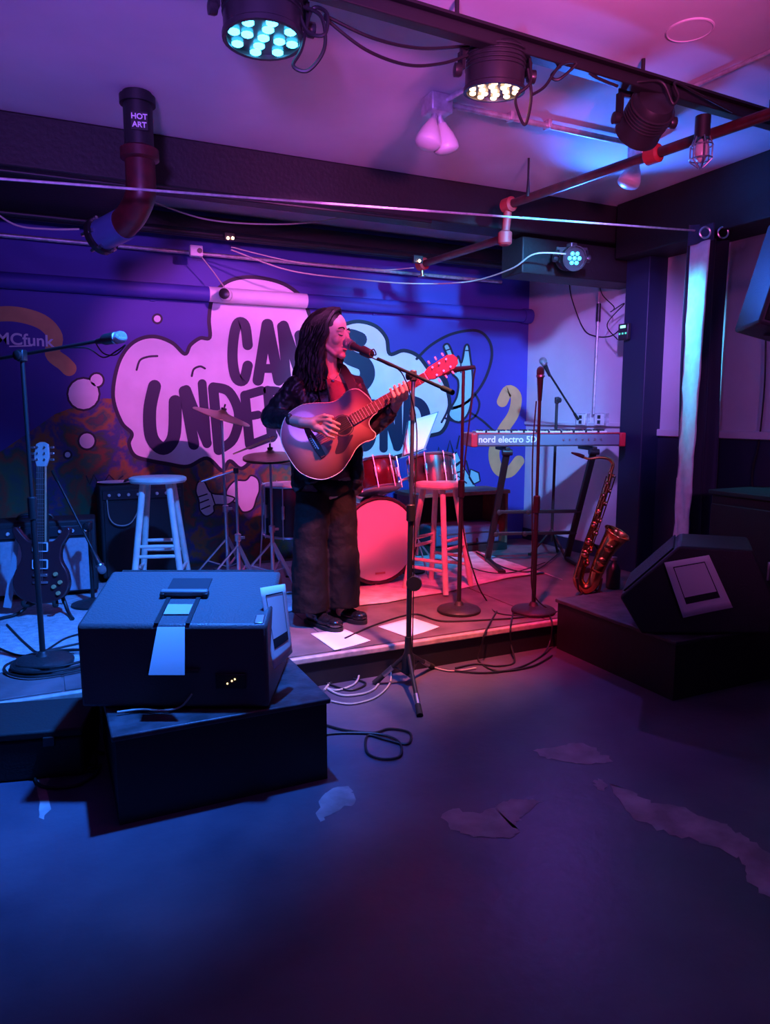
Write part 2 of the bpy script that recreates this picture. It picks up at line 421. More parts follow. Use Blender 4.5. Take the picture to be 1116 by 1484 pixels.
mb = MB(); strip(mb, [(604, 520), (625, 500), (655, 484), (690, 479), (708, 492), (713, 515), (705, 545), (690, 570), (672, 586), (655, 592)], 4, 4); strip(mb, [(645, 606), (668, 612), (688, 604), (695, 585), (688, 570)], 3, 4); strip(mb, [(682, 598), (700, 610), (716, 625)], 3, 4)
strip(mb, [(640, 535), (650, 560), (650, 590), (640, 612)], 3, 4); obj('mural_loop_line', mb, mk, wb, smooth=False)
for pg in ([(624, 685), (662, 655), (668, 668), (634, 694)], [(640, 694), (668, 670), (690, 706), (650, 706)], [(682, 680), (694, 685), (696, 697), (686, 702), (680, 692)]):
    mpoly('mural_boombox_block', pg, mt, 3, False); mb = MB(); strip(mb, pg, 2.2, 4, False, True); obj('mural_boombox_line', mb, mk, wb, smooth=False)
mb = MB()
for pts in ([(633, 664), (636, 648), (641, 660)], [(648, 655), (652, 638), (657, 655)], [(662, 650), (666, 632)], [(676, 668), (680, 684)], [(645, 690), (672, 682)], [(656, 700), (664, 690), (676, 700)]): strip(mb, pts, 2.2, 5, False)
obj('mural_boombox_line', mb, mk, wb, smooth=False)
text_mesh('mural_tag_lettering', 'MCfunk', .105, frame(wallpt(36, 493, 3), (1, 0, -.02), (0, 0, 1)), PALEINK, wb, bold=.002)
mstroke('mural_tag_underline', [([(14, 502), (46, 501)], 2)], PALEINK, 4)
mb = MB(); strip(mb, [(125, 690), (130, 702), (136, 688), (142, 700)], 2, 4, False); strip(mb, [(150, 700), (158, 688), (168, 698), (178, 690)], 2, 4, False); obj('mural_scrawl', mb, mk, wb, smooth=False)
# ================================================================== CEILING SERVICES
def stick(name, label, cat, path, r, m, n=10):
    return solo(name, label, cat, MB().tube(path, r, n), m)
wp = thing('wall_pipe', 'thick pipe painted over with the mural along the upper back wall', 'pipe', (0, YB-.06, 2.08))
obj('pipe', MB().cyl((-2.0, YB-.065, 2.125), (3.86, YB-.065, 2.125), .052), mur_m, wp, True)
obj('end_cap', MB().cyl((3.84, YB-.065, 2.125), (3.92, YB-.065, 2.125), .062), mur_m, wp, True)
xa_, xb_ = PY(304, 430, YB-.1).x, PY(446, 440, YB-.1).x
obj('painted_band', MB().cyl((xa_, YB-.065, 2.125), (xb_, YB-.065, 2.125), .0535, n=20), mw, wp, True)
for x in (0.75, 2.45): obj('pipe_strap', MB().box((x, YB-.01, 2.125), (.03, .018, .13)), mur_m, wp, True)
for i, (z, y, r, lab) in enumerate(((2.50, 5.17, .030, 'black pipe run under the rear soffit, thickest of the bundle'), (2.475, 5.06, .018, 'thin black conduit in front of the rear soffit'), (2.40, 5.33, .014, 'narrow pale conduit along the top of the mural wall'))):
    stick('conduit', lab, 'pipe', [(-2.0, y, z), (3.6, y, z-.01)], r, [BLACK, BLACK, GALV][i])
stick('conduit', 'galvanised conduit strapped below the main beam behind the drain pipe', 'pipe', [(-2.0, 4.02, 2.41), (0.9, 4.02, 2.42), (2.2, 4.02, 2.43)], .010, BLACK)
# drain pipe
dr = thing('drain_pipe', 'fat cast iron drain pipe dropping from ceiling, black above, dark red elbow below', 'pipe', (0.47, 3.6, 2.2))
obj('black_section', MB().lathe([(.064, .0), (.064, .20), (.078, .20), (.078, .235), (.064, .235), (.064, .25)], (0.47, 3.6, 2.45), n=24), BLACK, dr, True)
obj('collar', MB().lathe([(.07, 0), (.085, .01), (.085, .05), (.07, .06)], (0.47, 3.6, 2.41), n=24), DARKRED, dr, True)
obj('red_elbow', MB().tube(spl([(0.47, 3.6, 2.45), (0.47, 3.6, 2.32), (0.465, 3.61, 2.26), (0.43, 3.68, 2.19), (0.38, 3.76, 2.15)], 5), .066, 20), DARKRED, dr, True)
e1 = PD(150, 340, 3.62); e0 = Vector((0.40, 3.73, 2.16))
obj('branch_pipe', MB().cyl(e0, e1, .072, n=20), mat('blue_pipe', (.06, .10, .26), .35), dr, True)
obj('end_flange', MB().lathe([(.088, 0), (.088, .03), (.05, .035)], e1, (e1-e0), 20), BLACK, dr, True)
for k in range(6):
    u, v, a = basis(e1-e0); g = k*PI/3; q = e1+(u*math.cos(g)+v*math.sin(g))*.078
    obj('flange_bolt', MB().cyl(q-a*.02, q+a*.055, .009, n=6), STEEL, dr, True)
tg = thing('sticker', 'black sticker lettered HOT ART on the drain pipe', 'sticker', (0.47, 3.53, 2.53))
so = PY(202, 175, 3.528)
obj('sticker_sheet', MB().box(so, (.07, .003, .075), Matrix.Rotation(-.16, 3, 'Z')), PLAST, tg, True)
for i, s in enumerate(('HOT', 'ART')): text_mesh('sticker_lettering', s, .032, frame(so+Vector((-.001, -.004, .016-.034*i)), (1, -.16, 0), (0, 0, 1)), PALEINK, tg, bold=.0008)
# curtain wire, curtain, rings
wl = PY(0, 258, 3.3); wrr = PY(1020, 335, 3.3); dirw = (wrr-wl)
solo('curtain_wire', 'taut steel curtain wire stretched across above the stage front', 'wire', MB().tube([wl-dirw*.5, wl+dirw*.28-Vector((0, 0, .004)), wrr+dirw*.058], .0055, 8), GALV)
def curtain(name, lab, x0, x1, z0, z1, y, folds, amp, m, nx=60, ph=0):
    t = thing(name, lab, 'curtain', ((x0+x1)/2, y, z0))
    mb = MB(); nz_ = 24; vs = []
    for j in range(nz_+1):
        f = j/nz_
        for i in range(nx+1):
            g = i/nx
            vs.append(Vector((x0+(x1-x0)*g+.010*math.sin(f*5+ph), y+amp*math.sin(g*folds*2*PI+ph)+.012*math.sin(f*9+g*7+ph)*(1-f), z0+(z1-z0)*f)))
    mb.add(vs, [(j*(nx+1)+i, j*(nx+1)+i+1, (j+1)*(nx+1)+i+1, (j+1)*(nx+1)+i) for j in range(nz_) for i in range(nx)])
    obj('cloth', mb, m, t, True, fix=False, solid=.003)
    return t
cl_w = mat('white_curtain_cloth', (.78, .77, .78), .7, noise=.08, scale=20, bump=.35, bscale=14, sheen=.2)
cl_n = mat('navy_shade_cloth', (.020, .024, .075), .7, bump=.2, bscale=20, sheen=.2)  # shade on the gathered folds is put into this navy cloth colour
ya_, yb_ = PX(1000, 345, 3.60).y, PX(1031, 345, 3.60).y
cw1 = thing('stage_curtain', 'narrow white hanging curtain strip with pale wrinkled cloth beside the dark pillar', 'curtain', (3.60, (ya_+yb_)/2, .17))
mb = MB(); vs = []
for j in range(41):
    f = j/40; z = .17+2.12*f
    for i in range(13):
        g = i/12; y0_ = ya_+.012*(1-f); y1_ = yb_+.045*(1-f)
        vs.append(Vector((3.60+.012*math.sin(g*5+.6)+.006*math.sin(f*38+g*9)*(1-f)+.004*math.sin(f*71-g*6)*(1-f), y0_+(y1_-y0_)*g, z)))
mb.add(vs, [(j*13+i, j*13+i+1, (j+1)*13+i+1, (j+1)*13+i) for j in range(40) for i in range(12)])
obj('cloth', mb, cl_w, cw1, True, fix=False, solid=.003)
cn1 = curtain('stage_curtain', 'gathered folds of the pale curtain, shade coloured navy, with silver grommets bunched at the wire end', 3.60, 3.945, .17, 2.41, 3.325, 3, .022, cl_n, ph=1)
obj('header_tape', MB().box((3.605, (ya_+yb_)/2, 2.335), (.012, ya_-yb_+.02, .095)), cl_n, cw1, True)
for gx in (1022, 1048):
    c = PD(gx, 337, 4.40)
    obj('grommet', MB().tube([c+CR*(.030*math.cos(a*PI/10))+UP*(.030*math.sin(a*PI/10)) for a in range(20)], .006, 8, True), CHROME, cn1, True)
# rail
rl0, rl1 = PZ(500, -2, 2.60), PZ(1116, 178, 2.60); dv = rl1-rl0
rl = thing('lighting_rail', 'long black lighting rail hung below the ceiling over the stage front', 'rail', (rl0+rl1)/2+Vector((0, 0, -.03)))
obj('rail_channel', MB().bar(rl0-dv*.9, rl1+dv*.28, .05, .045), BLACK, rl, True, bevel=.004)
obj('rail_flange', MB().bar(rl0-dv*.9+Vector((0, 0, .03)), rl1+dv*.28+Vector((0, 0, .03)), .085, .010), BLACK, rl, True)
for t_ in (-.3, .2, .62, 1.0):
    q = rl0+dv*t_; obj('hanger_rod', MB().cyl(q, (q.x, q.y, CE), .008), BLACK, rl, True)
# LED cans
def par(name, label, c, aim, ledm, leds, R=.105, lr=.0125, yokeup=True, lamp=None, rail_z=2.60, twist=0.0):
    c = Vector(c); ax = (Vector(aim)-c).normalized()
    t = thing(name, label, 'stage light', c-Vector((0, 0, R)))
    u, v, a = basis(ax)
    obj('can_body', MB().lathe([(.03, -.105), (.075, -.10), (R*.92, -.08), (R, -.05), (R, .045), (R*1.04, .05), (R*1.04, .065), (R*.93, .065), (R*.93, .05), (.01, .05)], c, ax, 28), PLAST, t, True)
    for k in range(5):
        obj('cooling_rib', MB().lathe([(R*1.0, 0), (R*1.03, .002), (R*1.03, .006), (R*1.0, .008)], c-a*(.015+.014*k), ax, 28), PLAST, t, True)
    side = (u if abs(u.z) < abs(v.z) else v)
    side = Vector((side.x, side.y, 0)).normalized()
    top = Vector((c.x, c.y, min(rail_z, c.z+.16)))
    mb = MB()
    for s in (-1, 1):
        mb.bar(c+side*s*(R+.02), top+side*s*(R+.02), .012, .035)
    mb.bar(top-side*(R+.026), top+side*(R+.026), .012, .035)
    obj('yoke', mb, BLACK, t, True)
    for s in (-1, 1): obj('yoke_knob', MB().lathe([(.02, 0), (.024, .008), (.024, .026), (.01, .03)], c+side*s*(R+.02), side*s, 14), PLAST, t, True)
    obj('clamp', MB().box(top+Vector((0, 0, .02)), (.05, .05, .05)), STEEL, t, True, bevel=.006)
    lens = obj('lens_plate', MB().lathe([(R*.93, .052), (.002, .0525)], c, ax, 28), mat('lens_plate', (.03, .03, .035), .3), t, True)
    ring = [(0, 0)]
    for k in range(leds[0]): ring.append((R*.42, 2*PI*k/leds[0]+twist))
    for k in range(leds[1]): ring.append((R*.76, 2*PI*k/leds[1]))
    for r_, g in ring:
        q = c+a*.056+(u*math.cos(g)+v*math.sin(g))*r_
        obj('led_lens', MB().lathe([(lr, 0), (lr, .004), (lr*.65, .008), (.001, .009)], q, ax, 10), ledm, lens, True)
    if lamp: lamp(c+a*.085)
    return t
led_c = mat('led_cyan', (.05, .3, .4), .3, emit=(.05, .55, 1.0), es=7)
led_w = mat('led_warm', (.4, .3, .2), .3, emit=(1.0, .55, .30), es=5)
led_b = mat('led_blue', (.05, .3, .4), .3, emit=(.03, .42, 1.0), es=5)
BLU, CYA, RED = (.02, .19, 1.0), (.02, .42, 1.0), (1.0, .022, .065)
L1, L2, L3, L4 = (0.71, 2.42, 2.525), (1.60, 2.44, 2.535), (2.36, 2.46, 2.50), (3.14, 3.86, 2.27)
def lamp1(p):
    spot('par_beam_blue', p, (-0.05, 3.35, .2), BLU, 720, 88, 1.0)
def lamp2(p):
    spot('par_beam_red', p, (2.1, 3.9, .3), RED, 390, 62, .9)
    spot('par_beam_magenta', p, (1.25, 5.4, 1.55), (1.0, .17, .84), 220, 38, .5)
    spot('added_fill_violet', p, (2.6, 4.6, 1.0), (.42, .13, 1.0), 18, 130, 1.0)  # fill added at the can to give the whole stage a violet base
    spot('par_beam_warm', p, (1.45, 3.30, .1), (1.0, .42, .34), 230, 46, 1.0)
def lamp3(p):
    spot('par_beam_cyan', p, (3.0, 5.4, 1.15), CYA, 400, 56, .6)
    spot('added_fill_wall', p, (3.95, 4.7, 1.35), (.38, .18, 1.0), 190, 46, .8)  # violet fill added here to lift the white side wall
def lamp4(p):
    spot('par_beam_rear', p, (2.9, 2.6, 2.72), (.03, .16, 1.0), 85, 100, .9)
    spot('par_beam_floor', p, (2.0, 2.55, .0), (.34, .11, 1.0), 34, 50, 1.0)
    spot('par_beam_curtain', p, (3.60, 3.27, 1.75), (.05, .55, 1.0), 95, 58, .8)
par('stage_light', 'LED stage can glowing cyan, hung on the rail in front of the drain pipe', L1, (0.71, 2.40, 1.7), led_c, (4, 8), R=.125, lr=.019, lamp=lamp1)
par('stage_light', 'LED stage can glowing warm white with cable loop, mid rail beside the twin flood bulbs', L2, (1.62, 2.52, 1.7), led_w, (6, 10), R=.110, lamp=lamp2)
par('stage_light', 'dark LED stage can turned away from the room, above the red sprinkler pipe', L3, (2.9, 4.6, 1.4), led_b, (6, 10), R=.095, lamp=lamp3)
par('stage_light', 'small LED stage can glowing blue, hung under the beam near the white side wall', L4, (2.2, 1.2, 1.75), led_b, (6, 0), R=.075, lamp=lamp4, rail_z=2.32)
# sprinkler pipe
s0, s1 = PZ(1116, 165, 2.49), PZ(737, 297, 2.49); s2 = Vector((s1.x, s1.y+.03, 2.31)); 
s3 = PZ(612, 383, 2.33)
sk = thing('sprinkler_pipe', 'dark sprinkler pipe with bright red elbows running under the ceiling and beam', 'pipe', (s1.x, s1.y, 2.3))
obj('upper_run', MB().cyl(s0+(s0-s1)*.8, s1, .024), DARKRED, sk, True)
obj('drop', MB().cyl(s1, s2, .024), REDP, sk, True)
obj('lower_run', MB().cyl(s2, s3, .024), DARKRED, sk, True)
for q in (s1, s2, s1*.36+s0*.64, s3):
    obj('red_coupling', MB().lathe([(.03, -.04), (.042, -.03), (.042, .03), (.03, .04)], q, (s1-s0) if q is not s2 else (0, 0, 1), 14), REDP, sk, True)
obj('pipe_hanger', MB().tube([PZ(765, 285, 2.49)+Vector((0, 0, z)) for z in (0, .1, .205)], [.012, .006, .006], 8), BLACK, sk, True)
obj('sprinkler_head', MB().lathe([(.012, 0), (.012, -.05), (.03, -.055), (.03, -.06), (.002, -.062)], s3-Vector((0, 0, .025)), (0, 0, 1), 12), mat('brass_head', (.6, .4, .2), .3, 1.0), sk, True)
# conduit, boxes and flood bulbs
cd = thing('ceiling_conduit', 'pinkish metal conduit fixed along the ceiling between two lamp boxes', 'pipe', (2.3, 3.06, 2.66))
obj('conduit', MB().cyl((1.72, 3.06, 2.675), (2.93, 3.07, 2.675), .014), GALV, cd, True)
obj('conduit_branch', MB().cyl((1.72, 3.06, 2.675), (1.80, 2.5, 2.675), .012), GALV, cd, True)
for x in (2.1, 2.32): obj('conduit_strap', MB().box((x, 3.065, 2.68), (.02, .05, .04)), GALV, cd, True, bevel=.004)
def flood(name, label, base, bulbs):
    base = Vector(base); t = thing(name, label, 'flood lamp', base-Vector((0, 0, .05)))
    obj('junction_box', MB().box(base, (.11, .11, .08)), GALV, t, True, bevel=.008)
    for d_ in bulbs:
        d_ = Vector(d_).normalized(); q = base+Vector((d_.x*.06, d_.y*.04, -.03))
        so_ = obj('swivel_socket', MB().tube([q, q+Vector((0, 0, -.02)), q+d_*.06], [.012, .014, .022], 10), GALV, t, True)
        obj('bulb', MB().lathe([(.020, .04), (.026, .055), (.045, .09), (.058, .13), (.059, .15), (.054, .158), (.035, .168), (.003, .172)], q, d_, 20), mat('frosted_bulb', (.5, .46, .44), .3), so_, True)
    return t
flood('flood_lamp', 'twin unlit white flood bulbs on a square ceiling box', (1.70, 3.06, 2.66), [(-.28, -.1, -1), (.28, .05, -1)])
flood('flood_lamp', 'single unlit flood bulb aimed sideways from a ceiling box by the sprinkler pipe', (2.95, 3.08, 2.66), [(-.35, .1, -1)])
cg = PD(1018, 190, 3.3)
cgt = thing('cage_lamp', 'caged utility lamp hung under the sprinkler pipe', 'lamp', cg-Vector((0, 0, .16)))
obj('lamp_holder', MB().cyl(cg+Vector((0, 0, .06)), cg-Vector((0, 0, .03)), .032), BLACK, cgt, True)
obj('lamp_glass', MB().ell(cg-Vector((0, 0, .08)), (.028, .028, .05)), mat('frosted_bulb', (.5, .46, .44), .3), cgt, True)
for k in range(6):
    a = k*PI/3; u = Vector((math.cos(a), math.sin(a), 0))
    obj('cage_wire', MB().tube([cg-Vector((0, 0, .025))+u*.03, cg-Vector((0, 0, .06))+u*.045, cg-Vector((0, 0, .12))+u*.045, cg-Vector((0, 0, .15))+u*.01], .003, 6), STEEL, cgt, True)
for z in (.06, .115): obj('cage_ring', MB().tube([cg-Vector((0, 0, z))+Vector((math.cos(a*PI/8), math.sin(a*PI/8), 0))*.046 for a in range(16)], .003, 6, True), STEEL, cgt, True)
dc = PZ(1000, 43, CE)
solo('ceiling_plate', 'round painted cover plate on the ceiling beyond the rail', 'plate', MB().lathe([(.085, 0), (.085, -.004), (.080, -.006), (.078, -.003), (.002, -.003)], dc, n=28), ceil_m)
stick('conduit', 'thin conduit curving along the ceiling edge to the dark soffit', 'pipe', spl([PZ(870, 318, 2.66)+Vector((0, -.4, 0)), PZ(990, 292, 2.66), PZ(1060, 285, 2.66), PZ(1130, 270, 2.66)], 5), .012, GALV)
stick('conduit', 'slim conduit crossing the ceiling behind the round cover plate', 'pipe', [PZ(985, 135, 2.685), PZ(1116, 75, 2.685), PZ(1200, 36, 2.685)], .010, GALV)
# cables overhead
def cable(label, pts, r=.0055, m=CABLE, n=7, seg=8):
    return solo('cable', label, 'cable', MB().tube(spl(pts, seg), r, n), m)
k = L1
cable('black lighting cable coiled in loops beside the cyan stage light', [PD(*p) for p in ((432, 12, 2.48), (445, 45, 2.47), (470, 50, 2.46), (474, 20, 2.48), (452, 14, 2.5), (437, 70, 2.47), (425, 95, 2.46), (447, 102, 2.46), (470, 70, 2.46), (466, 25, 2.47), (440, 10, 2.5))], .006)
cable('upper black cable sagging between the cyan and the warm stage light', [PD(*p) for p in ((470, 22, 2.5), (540, 55, 2.6), (610, 70, 2.75), (680, 66, 2.85))])
cable('lower black cable sagging between the cyan and the warm stage light', [PD(*p) for p in ((470, 26, 2.5), (530, 72, 2.6), (590, 94, 2.72), (640, 92, 2.8), (678, 80, 2.85))])
cable('black cable hanging in a loop from the warm stage light', [PD(*p) for p in ((765, 100, 2.85), (770, 140, 2.84), (762, 180, 2.83), (752, 165, 2.83), (748, 140, 2.83), (768, 120, 2.84), (768, 85, 2.86))])
cable('tangled black cable between the warm and the turned away stage light', [PD(*p) for p in ((770, 138, 2.86), (790, 125, 2.88), (812, 95, 2.9), (835, 92, 2.92), (810, 115, 2.92), (800, 108, 2.93), (830, 88, 2.95), (860, 110, 3.0), (895, 125, 3.05))])
cable('black cable looping from the turned away stage light along the rail', [PD(*p) for p in ((905, 122, 3.1), (930, 118, 3.1), (960, 120, 3.12), (975, 150, 3.12), (983, 140, 3.13), (978, 120, 3.14), (1010, 135, 3.2), (1062, 162, 3.3))])
cable('pale cable drooping under the rear pipes above the mural', [PD(*p) for p in ((215, 290, 4.6), (300, 318, 4.8), (400, 325, 4.9), (480, 318, 5.0), (560, 300, 5.1))], .005, CABLEW)
cable('long pale cable swagged in front of the upper mural', [PD(*p) for p in ((335, 362, 5.0), (420, 392, 5.1), (520, 405, 5.2), (600, 411, 5.3), (680, 408, 5.3), (740, 390, 4.9), (775, 368, 4.75), (820, 368, 4.75))], .005, CABLEW)
cable('second pale cable swagged just above the long one', [PD(*p) for p in ((335, 358, 5.0), (430, 380, 5.1), (540, 391, 5.2), (600, 388, 5.2))], .004, CABLEW)
cable('pale cable dangling from the drain pipe to the wall edge', [PD(*p) for p in ((-30, 290, 3.5), (20, 325, 3.55), (70, 332, 3.6), (115, 332, 3.65))], .0045, CABLEW)
cable('thin dark wire drooping across the white side wall to the small controller', [PX(*p, 3.945) for p in ((824, 395), (828, 430), (845, 475), (862, 487), (885, 487), (900, 476))], .004)
cable('dark wire looped from the controller up the pillar', [PX(*p, 3.782) for p in ((868, 395), (872, 425), (890, 445), (885, 452), (905, 440), (880, 470), (895, 492))], .004)
cable('dark wire hanging down the right wall below the loudspeaker', [PX(*p, 3.93) for p in ((1110, 480), (1108, 560), (1100, 640), (1090, 690), (1095, 740))], .005)
# drop stem, socket boxes, controller, camera ball
stem = thing('wall_conduit', 'vertical conduit with black joint on the white side wall', 'pipe', PX(860, 600, 3.925))
obj('conduit', MB().tube([PX(869, 392, 3.925), PX(866, 480, 3.925), PX(860, 600, 3.925)], .010, 10), GALV, stem, True)
obj('joint', MB().tube([PX(868, 440, 3.925), PX(867, 466, 3.925)], .017, 10), BLACK, stem, True)
for i, x in enumerate((845, 872)):
    c = PX(x, 608, 3.93); t = thing('socket_box', ['surface socket box nearer the mural corner on the white side wall', 'surface socket box at the foot of the wall conduit'][i], 'socket', c-Vector((0, 0, .05)))
    obj('back_box', MB().box(c, (.045, .12, .10)), GALV, t, True, bevel=.005)
    obj('cover_plate', MB().box(c-Vector((.025, 0, 0)), (.006, .10, .085)), WHITE, t, True, bevel=.002)
    for z in (-.02, .02): obj('outlet', MB().box(c+Vector((-.029, 0, z)), (.004, .034, .028)), PLAST, t, True, bevel=.002)
c = PX(905, 481, 3.765); t = thing('light_controller', 'small black lighting controller with lit green display on the pillar edge', 'controller', c-Vector((0, 0, .06)))
obj('case', MB().box(c, (.03, .095, .115)), PLAST, t, True, bevel=.006)
obj('display', MB().box(c+Vector((-.016, 0, .035)), (.003, .05, .018)), mat('lcd', (.1, .4, .3), .3, emit=(.3, 1, .75), es=1.3), t, True)
for y_ in (-.03, 0, .03):
    obj('button', MB().box(c+Vector((-.016, y_, -.012)), (.004, .014, .012)), mat('green_led', (.05, .3, .2), .3, emit=(.1, .9, .6), es=.6), t, True)
c = PD(327, 427, 5.2); t = thing('ball_camera', 'small white ball camera with dark lens hanging before the mural cloud', 'camera', c-Vector((0, 0, .05)))
obj('shell', MB().ell(c, (.048, .048, .048), nu=20, nv=14), WHITE, t, True)
obj('lens', MB().lathe([(.036, 0), (.036, .02), (.02, .026), (.001, .027)], c-CDp*.03, -CDp, 20), PLAST, t, True)
obj('lead', MB().tube([c+Vector((0, 0, .04)), PD(310, 395, 5.15), PD(288, 367, 5.08)], .004, 6), CABLEW, t, True)
c = PD(284, 364, 5.08)
t = thing('junction_box', 'small white junction box under the rear pipes holding the ball camera lead', 'box', c-Vector((0, 0, .04)))
obj('box', MB().box(c, (.085, .05, .07)), WHITE, t, True, bevel=.006); obj('port', MB().cyl(c-Vector((-.02, .02, 0)), c-Vector((-.02, .032, 0)), .017), PLAST, t, True)
for i, (x, y) in enumerate(((334, 345), (608, 378))):
    c = PD(x, y, 5.0)
    t = thing('indicator_lamp', ['tiny twin amber lamps glowing under the rear pipes', 'tiny glowing lamp at the end of the sprinkler run'][i], 'lamp', c-Vector((0, 0, .02)))
    obj('holder', MB().box(c+Vector((0, .03, .015)), (.07, .03, .05)), BLACK, t, True, bevel=.004)
    for s in ((-.016, .016) if i == 0 else (0,)):
        obj('bulb', MB().ell(c+CR*s, (.009, .009, .009)), mat('amber_bulb', (.6, .3, .1), .3, emit=(1, .45, .25), es=14), t, True)
# ================================================================== RISERS, MONITORS, SPEAKER
ris_m = mat('riser_black', (.012, .011, .013), .55, bump=.15, bscale=30)
ristop_m = mat('riser_top', (.05, .045, .055), .45, noise=.5, scale=14, bump=.3, bscale=30)
def riser(label, x0, x1, y0, y1, h, rz=0.0, overh=.012):
    c = Vector(((x0+x1)/2, (y0+y1)/2, 0)); t = thing('riser_box', label, 'riser', c, rz)
    sx_, sy_ = x1-x0, y1-y0; b = .018
    for s in (-1, 1):
        obj('side_panel', MB().box((s*(sx_/2-b/2), 0, (h-.02)/2), (b, sy_, h-.02)), ris_m, t)
        obj('front_panel', MB().box((0, s*(sy_/2-b/2), (h-.02)/2), (sx_-2*b, b, h-.02)), ris_m, t)
    obj('top_panel', MB().box((0, 0, h-.01), (sx_+2*overh, sy_+2*overh, .02)), ristop_m, t, bevel=.005)
    return t
riser('black wooden riser box with scuffed top under the handled floor monitor', .15, .845, 2.275, 3.09, .30)
riser('black wooden riser box with pale edge at the end of the stage', 2.50, 3.44, 2.27, 3.09, .28, math.radians(0))
# floor monitor on the left riser: back and handle towards the room
A, B = PZ(118, 1026, .305), PZ(390, 1026, .305)
rzm = math.atan2((B-A).y, (B-A).x); mid = (A+B)/2; Wm = (B-A).length
cab_m = mat('speaker_cabinet', (.075, .075, .08), .42, bump=.25, bscale=160)
grl_m = mat('speaker_grille', (.02, .02, .022), .5, .4, bump=.5, bscale=300)
def wedge(label, loc, rz, Wd, prof, tilt=0):
    t = thing('floor_monitor', label, 'monitor speaker', loc, rz)
    obj('cabinet', MB().prism([(-Wd/2, y, z) for y, z in prof], (Wd, 0, 0)), cab_m, t, bevel=.012)
    return t
wt = wedge('wedge floor monitor with recessed carrying handle facing the room, on scuffed riser', mid+Vector((0, 0, -.004)), rzm, Wm, [(0, .005), (.0, .02), (-.005, .29), (.33, .40), (.52, .17), (.44, 0)])
P0, P1 = Vector((0, -.005, .29)), Vector((0, .33, .40)); sl = (P1-P0).normalized(); nrm = Vector((0, -sl.z, sl.y))
obj('grille', MB().prism([(-Wm/2+.03, .345, .39), (Wm/2-.03, .345, .39), (Wm/2-.03, .515, .185), (-Wm/2+.03, .515, .185)], Vector((0, .01, .008))), grl_m, wt)
RS = frame((0, 0, 0), (1, 0, 0), sl).to_3x3()
hc = P0+sl*.19+nrm*.001
obj('handle_recess', MB().box(hc+sl*.055, (.145, .10, .006), RS), INK, wt, bevel=.002)
hb = obj('handle_bar', MB().box(hc-sl*.012+nrm*.014, (.165, .022, .022), RS), mat('handle_grey', (.16, .16, .17), .45), wt, bevel=.006)
for s in (-1, 1):
    obj('handle_bracket', MB().box(hc+Vector((s*.075, 0, 0))-sl*.012+nrm*.006, (.018, .03, .022), RS), BLACK, hb, bevel=.003)
    obj('webbing_strap', MB().box(hc+Vector((s*.052, 0, 0))-sl*.10+nrm*.003, (.014, .17, .004), RS), BLACK, wt)
obj('strap_flap', MB().prism([(-.045, -.008, .286), (.045, -.008, .286), (.058, -.075, .150), (-.058, -.075, .150)], (0, -.004, -.002)), mat('grey_tape', (.42, .42, .45), .5), wt)
obj('strap_panel', MB().box(hc-sl*.10+nrm*.002, (.085, .06, .004), RS), mat('grey_tape', (.42, .42, .45), .5), wt)
obj('strap_crosspiece', MB().box((0, -.010, .135), (.17, .006, .012)), BLACK, wt, bevel=.002)
obj('jack_plate', MB().box((.19, -.008, .10), (.10, .008, .05)), PLAST, wt, bevel=.002)
for s in (-.02, .01, .03): obj('jack_light', MB().ell((.19+s*.5, -.013, .10+s*.3), (.003, .003, .003), nu=8, nv=6), mat('tiny_amber', (.4, .3, .1), .4, emit=(1, .7, .3), es=2), wt)
obj('corner_latch', MB().box((Wm/2-.03, .03, .298), (.03, .05, .012), RS), STEEL, wt, bevel=.003)
# floor monitor on the right riser, side panel with taped sheet towards the room
pr = [PD(x, y, 3.20) for x, y in ((930, 912), (898, 858), (984, 784), (1092, 790), (1122, 858), (1118, 914))]
dz = .285-pr[0].z
pr = [p+Vector((0, 0, dz)) for p in pr]; pr[-1].z = .285
w2 = thing('floor_monitor', 'black wedge floor monitor seen side on, sheet taped to its end panel', 'monitor speaker', (sum(p.x for p in pr)/6, sum(p.y for p in pr)/6+.2, .283))
ext = (CDp+CR*.42)*.36
obj('cabinet', MB().prism(pr, ext), mat('speaker_cabinet_dark', (.02, .02, .022), .5, bump=.25, bscale=160), w2, True, bevel=.012)  # darker even tone than the other wedge's cabinet
g0, g1 = pr[1]*.92+pr[2]*.08, pr[1]*.08+pr[2]*.92; gn = Vector((-CR.x, -CR.y, 1.0)).normalized()
obj('grille', MB().prism([g0+CDp*.03+CR*0.012599999999999998, g1+CDp*.03+CR*0.012599999999999998, g1+CDp*.39+CR*0.1638, g0+CDp*.39+CR*0.1638], gn*.008), grl_m, w2, True)
obj('corner_foot', MB().cyl(pr[0]+CR*.04+CDp*.05, pr[0]+CR*.04+CDp*.05+Vector((0, 0, -.006)), .015), RUBBER, w2, True)
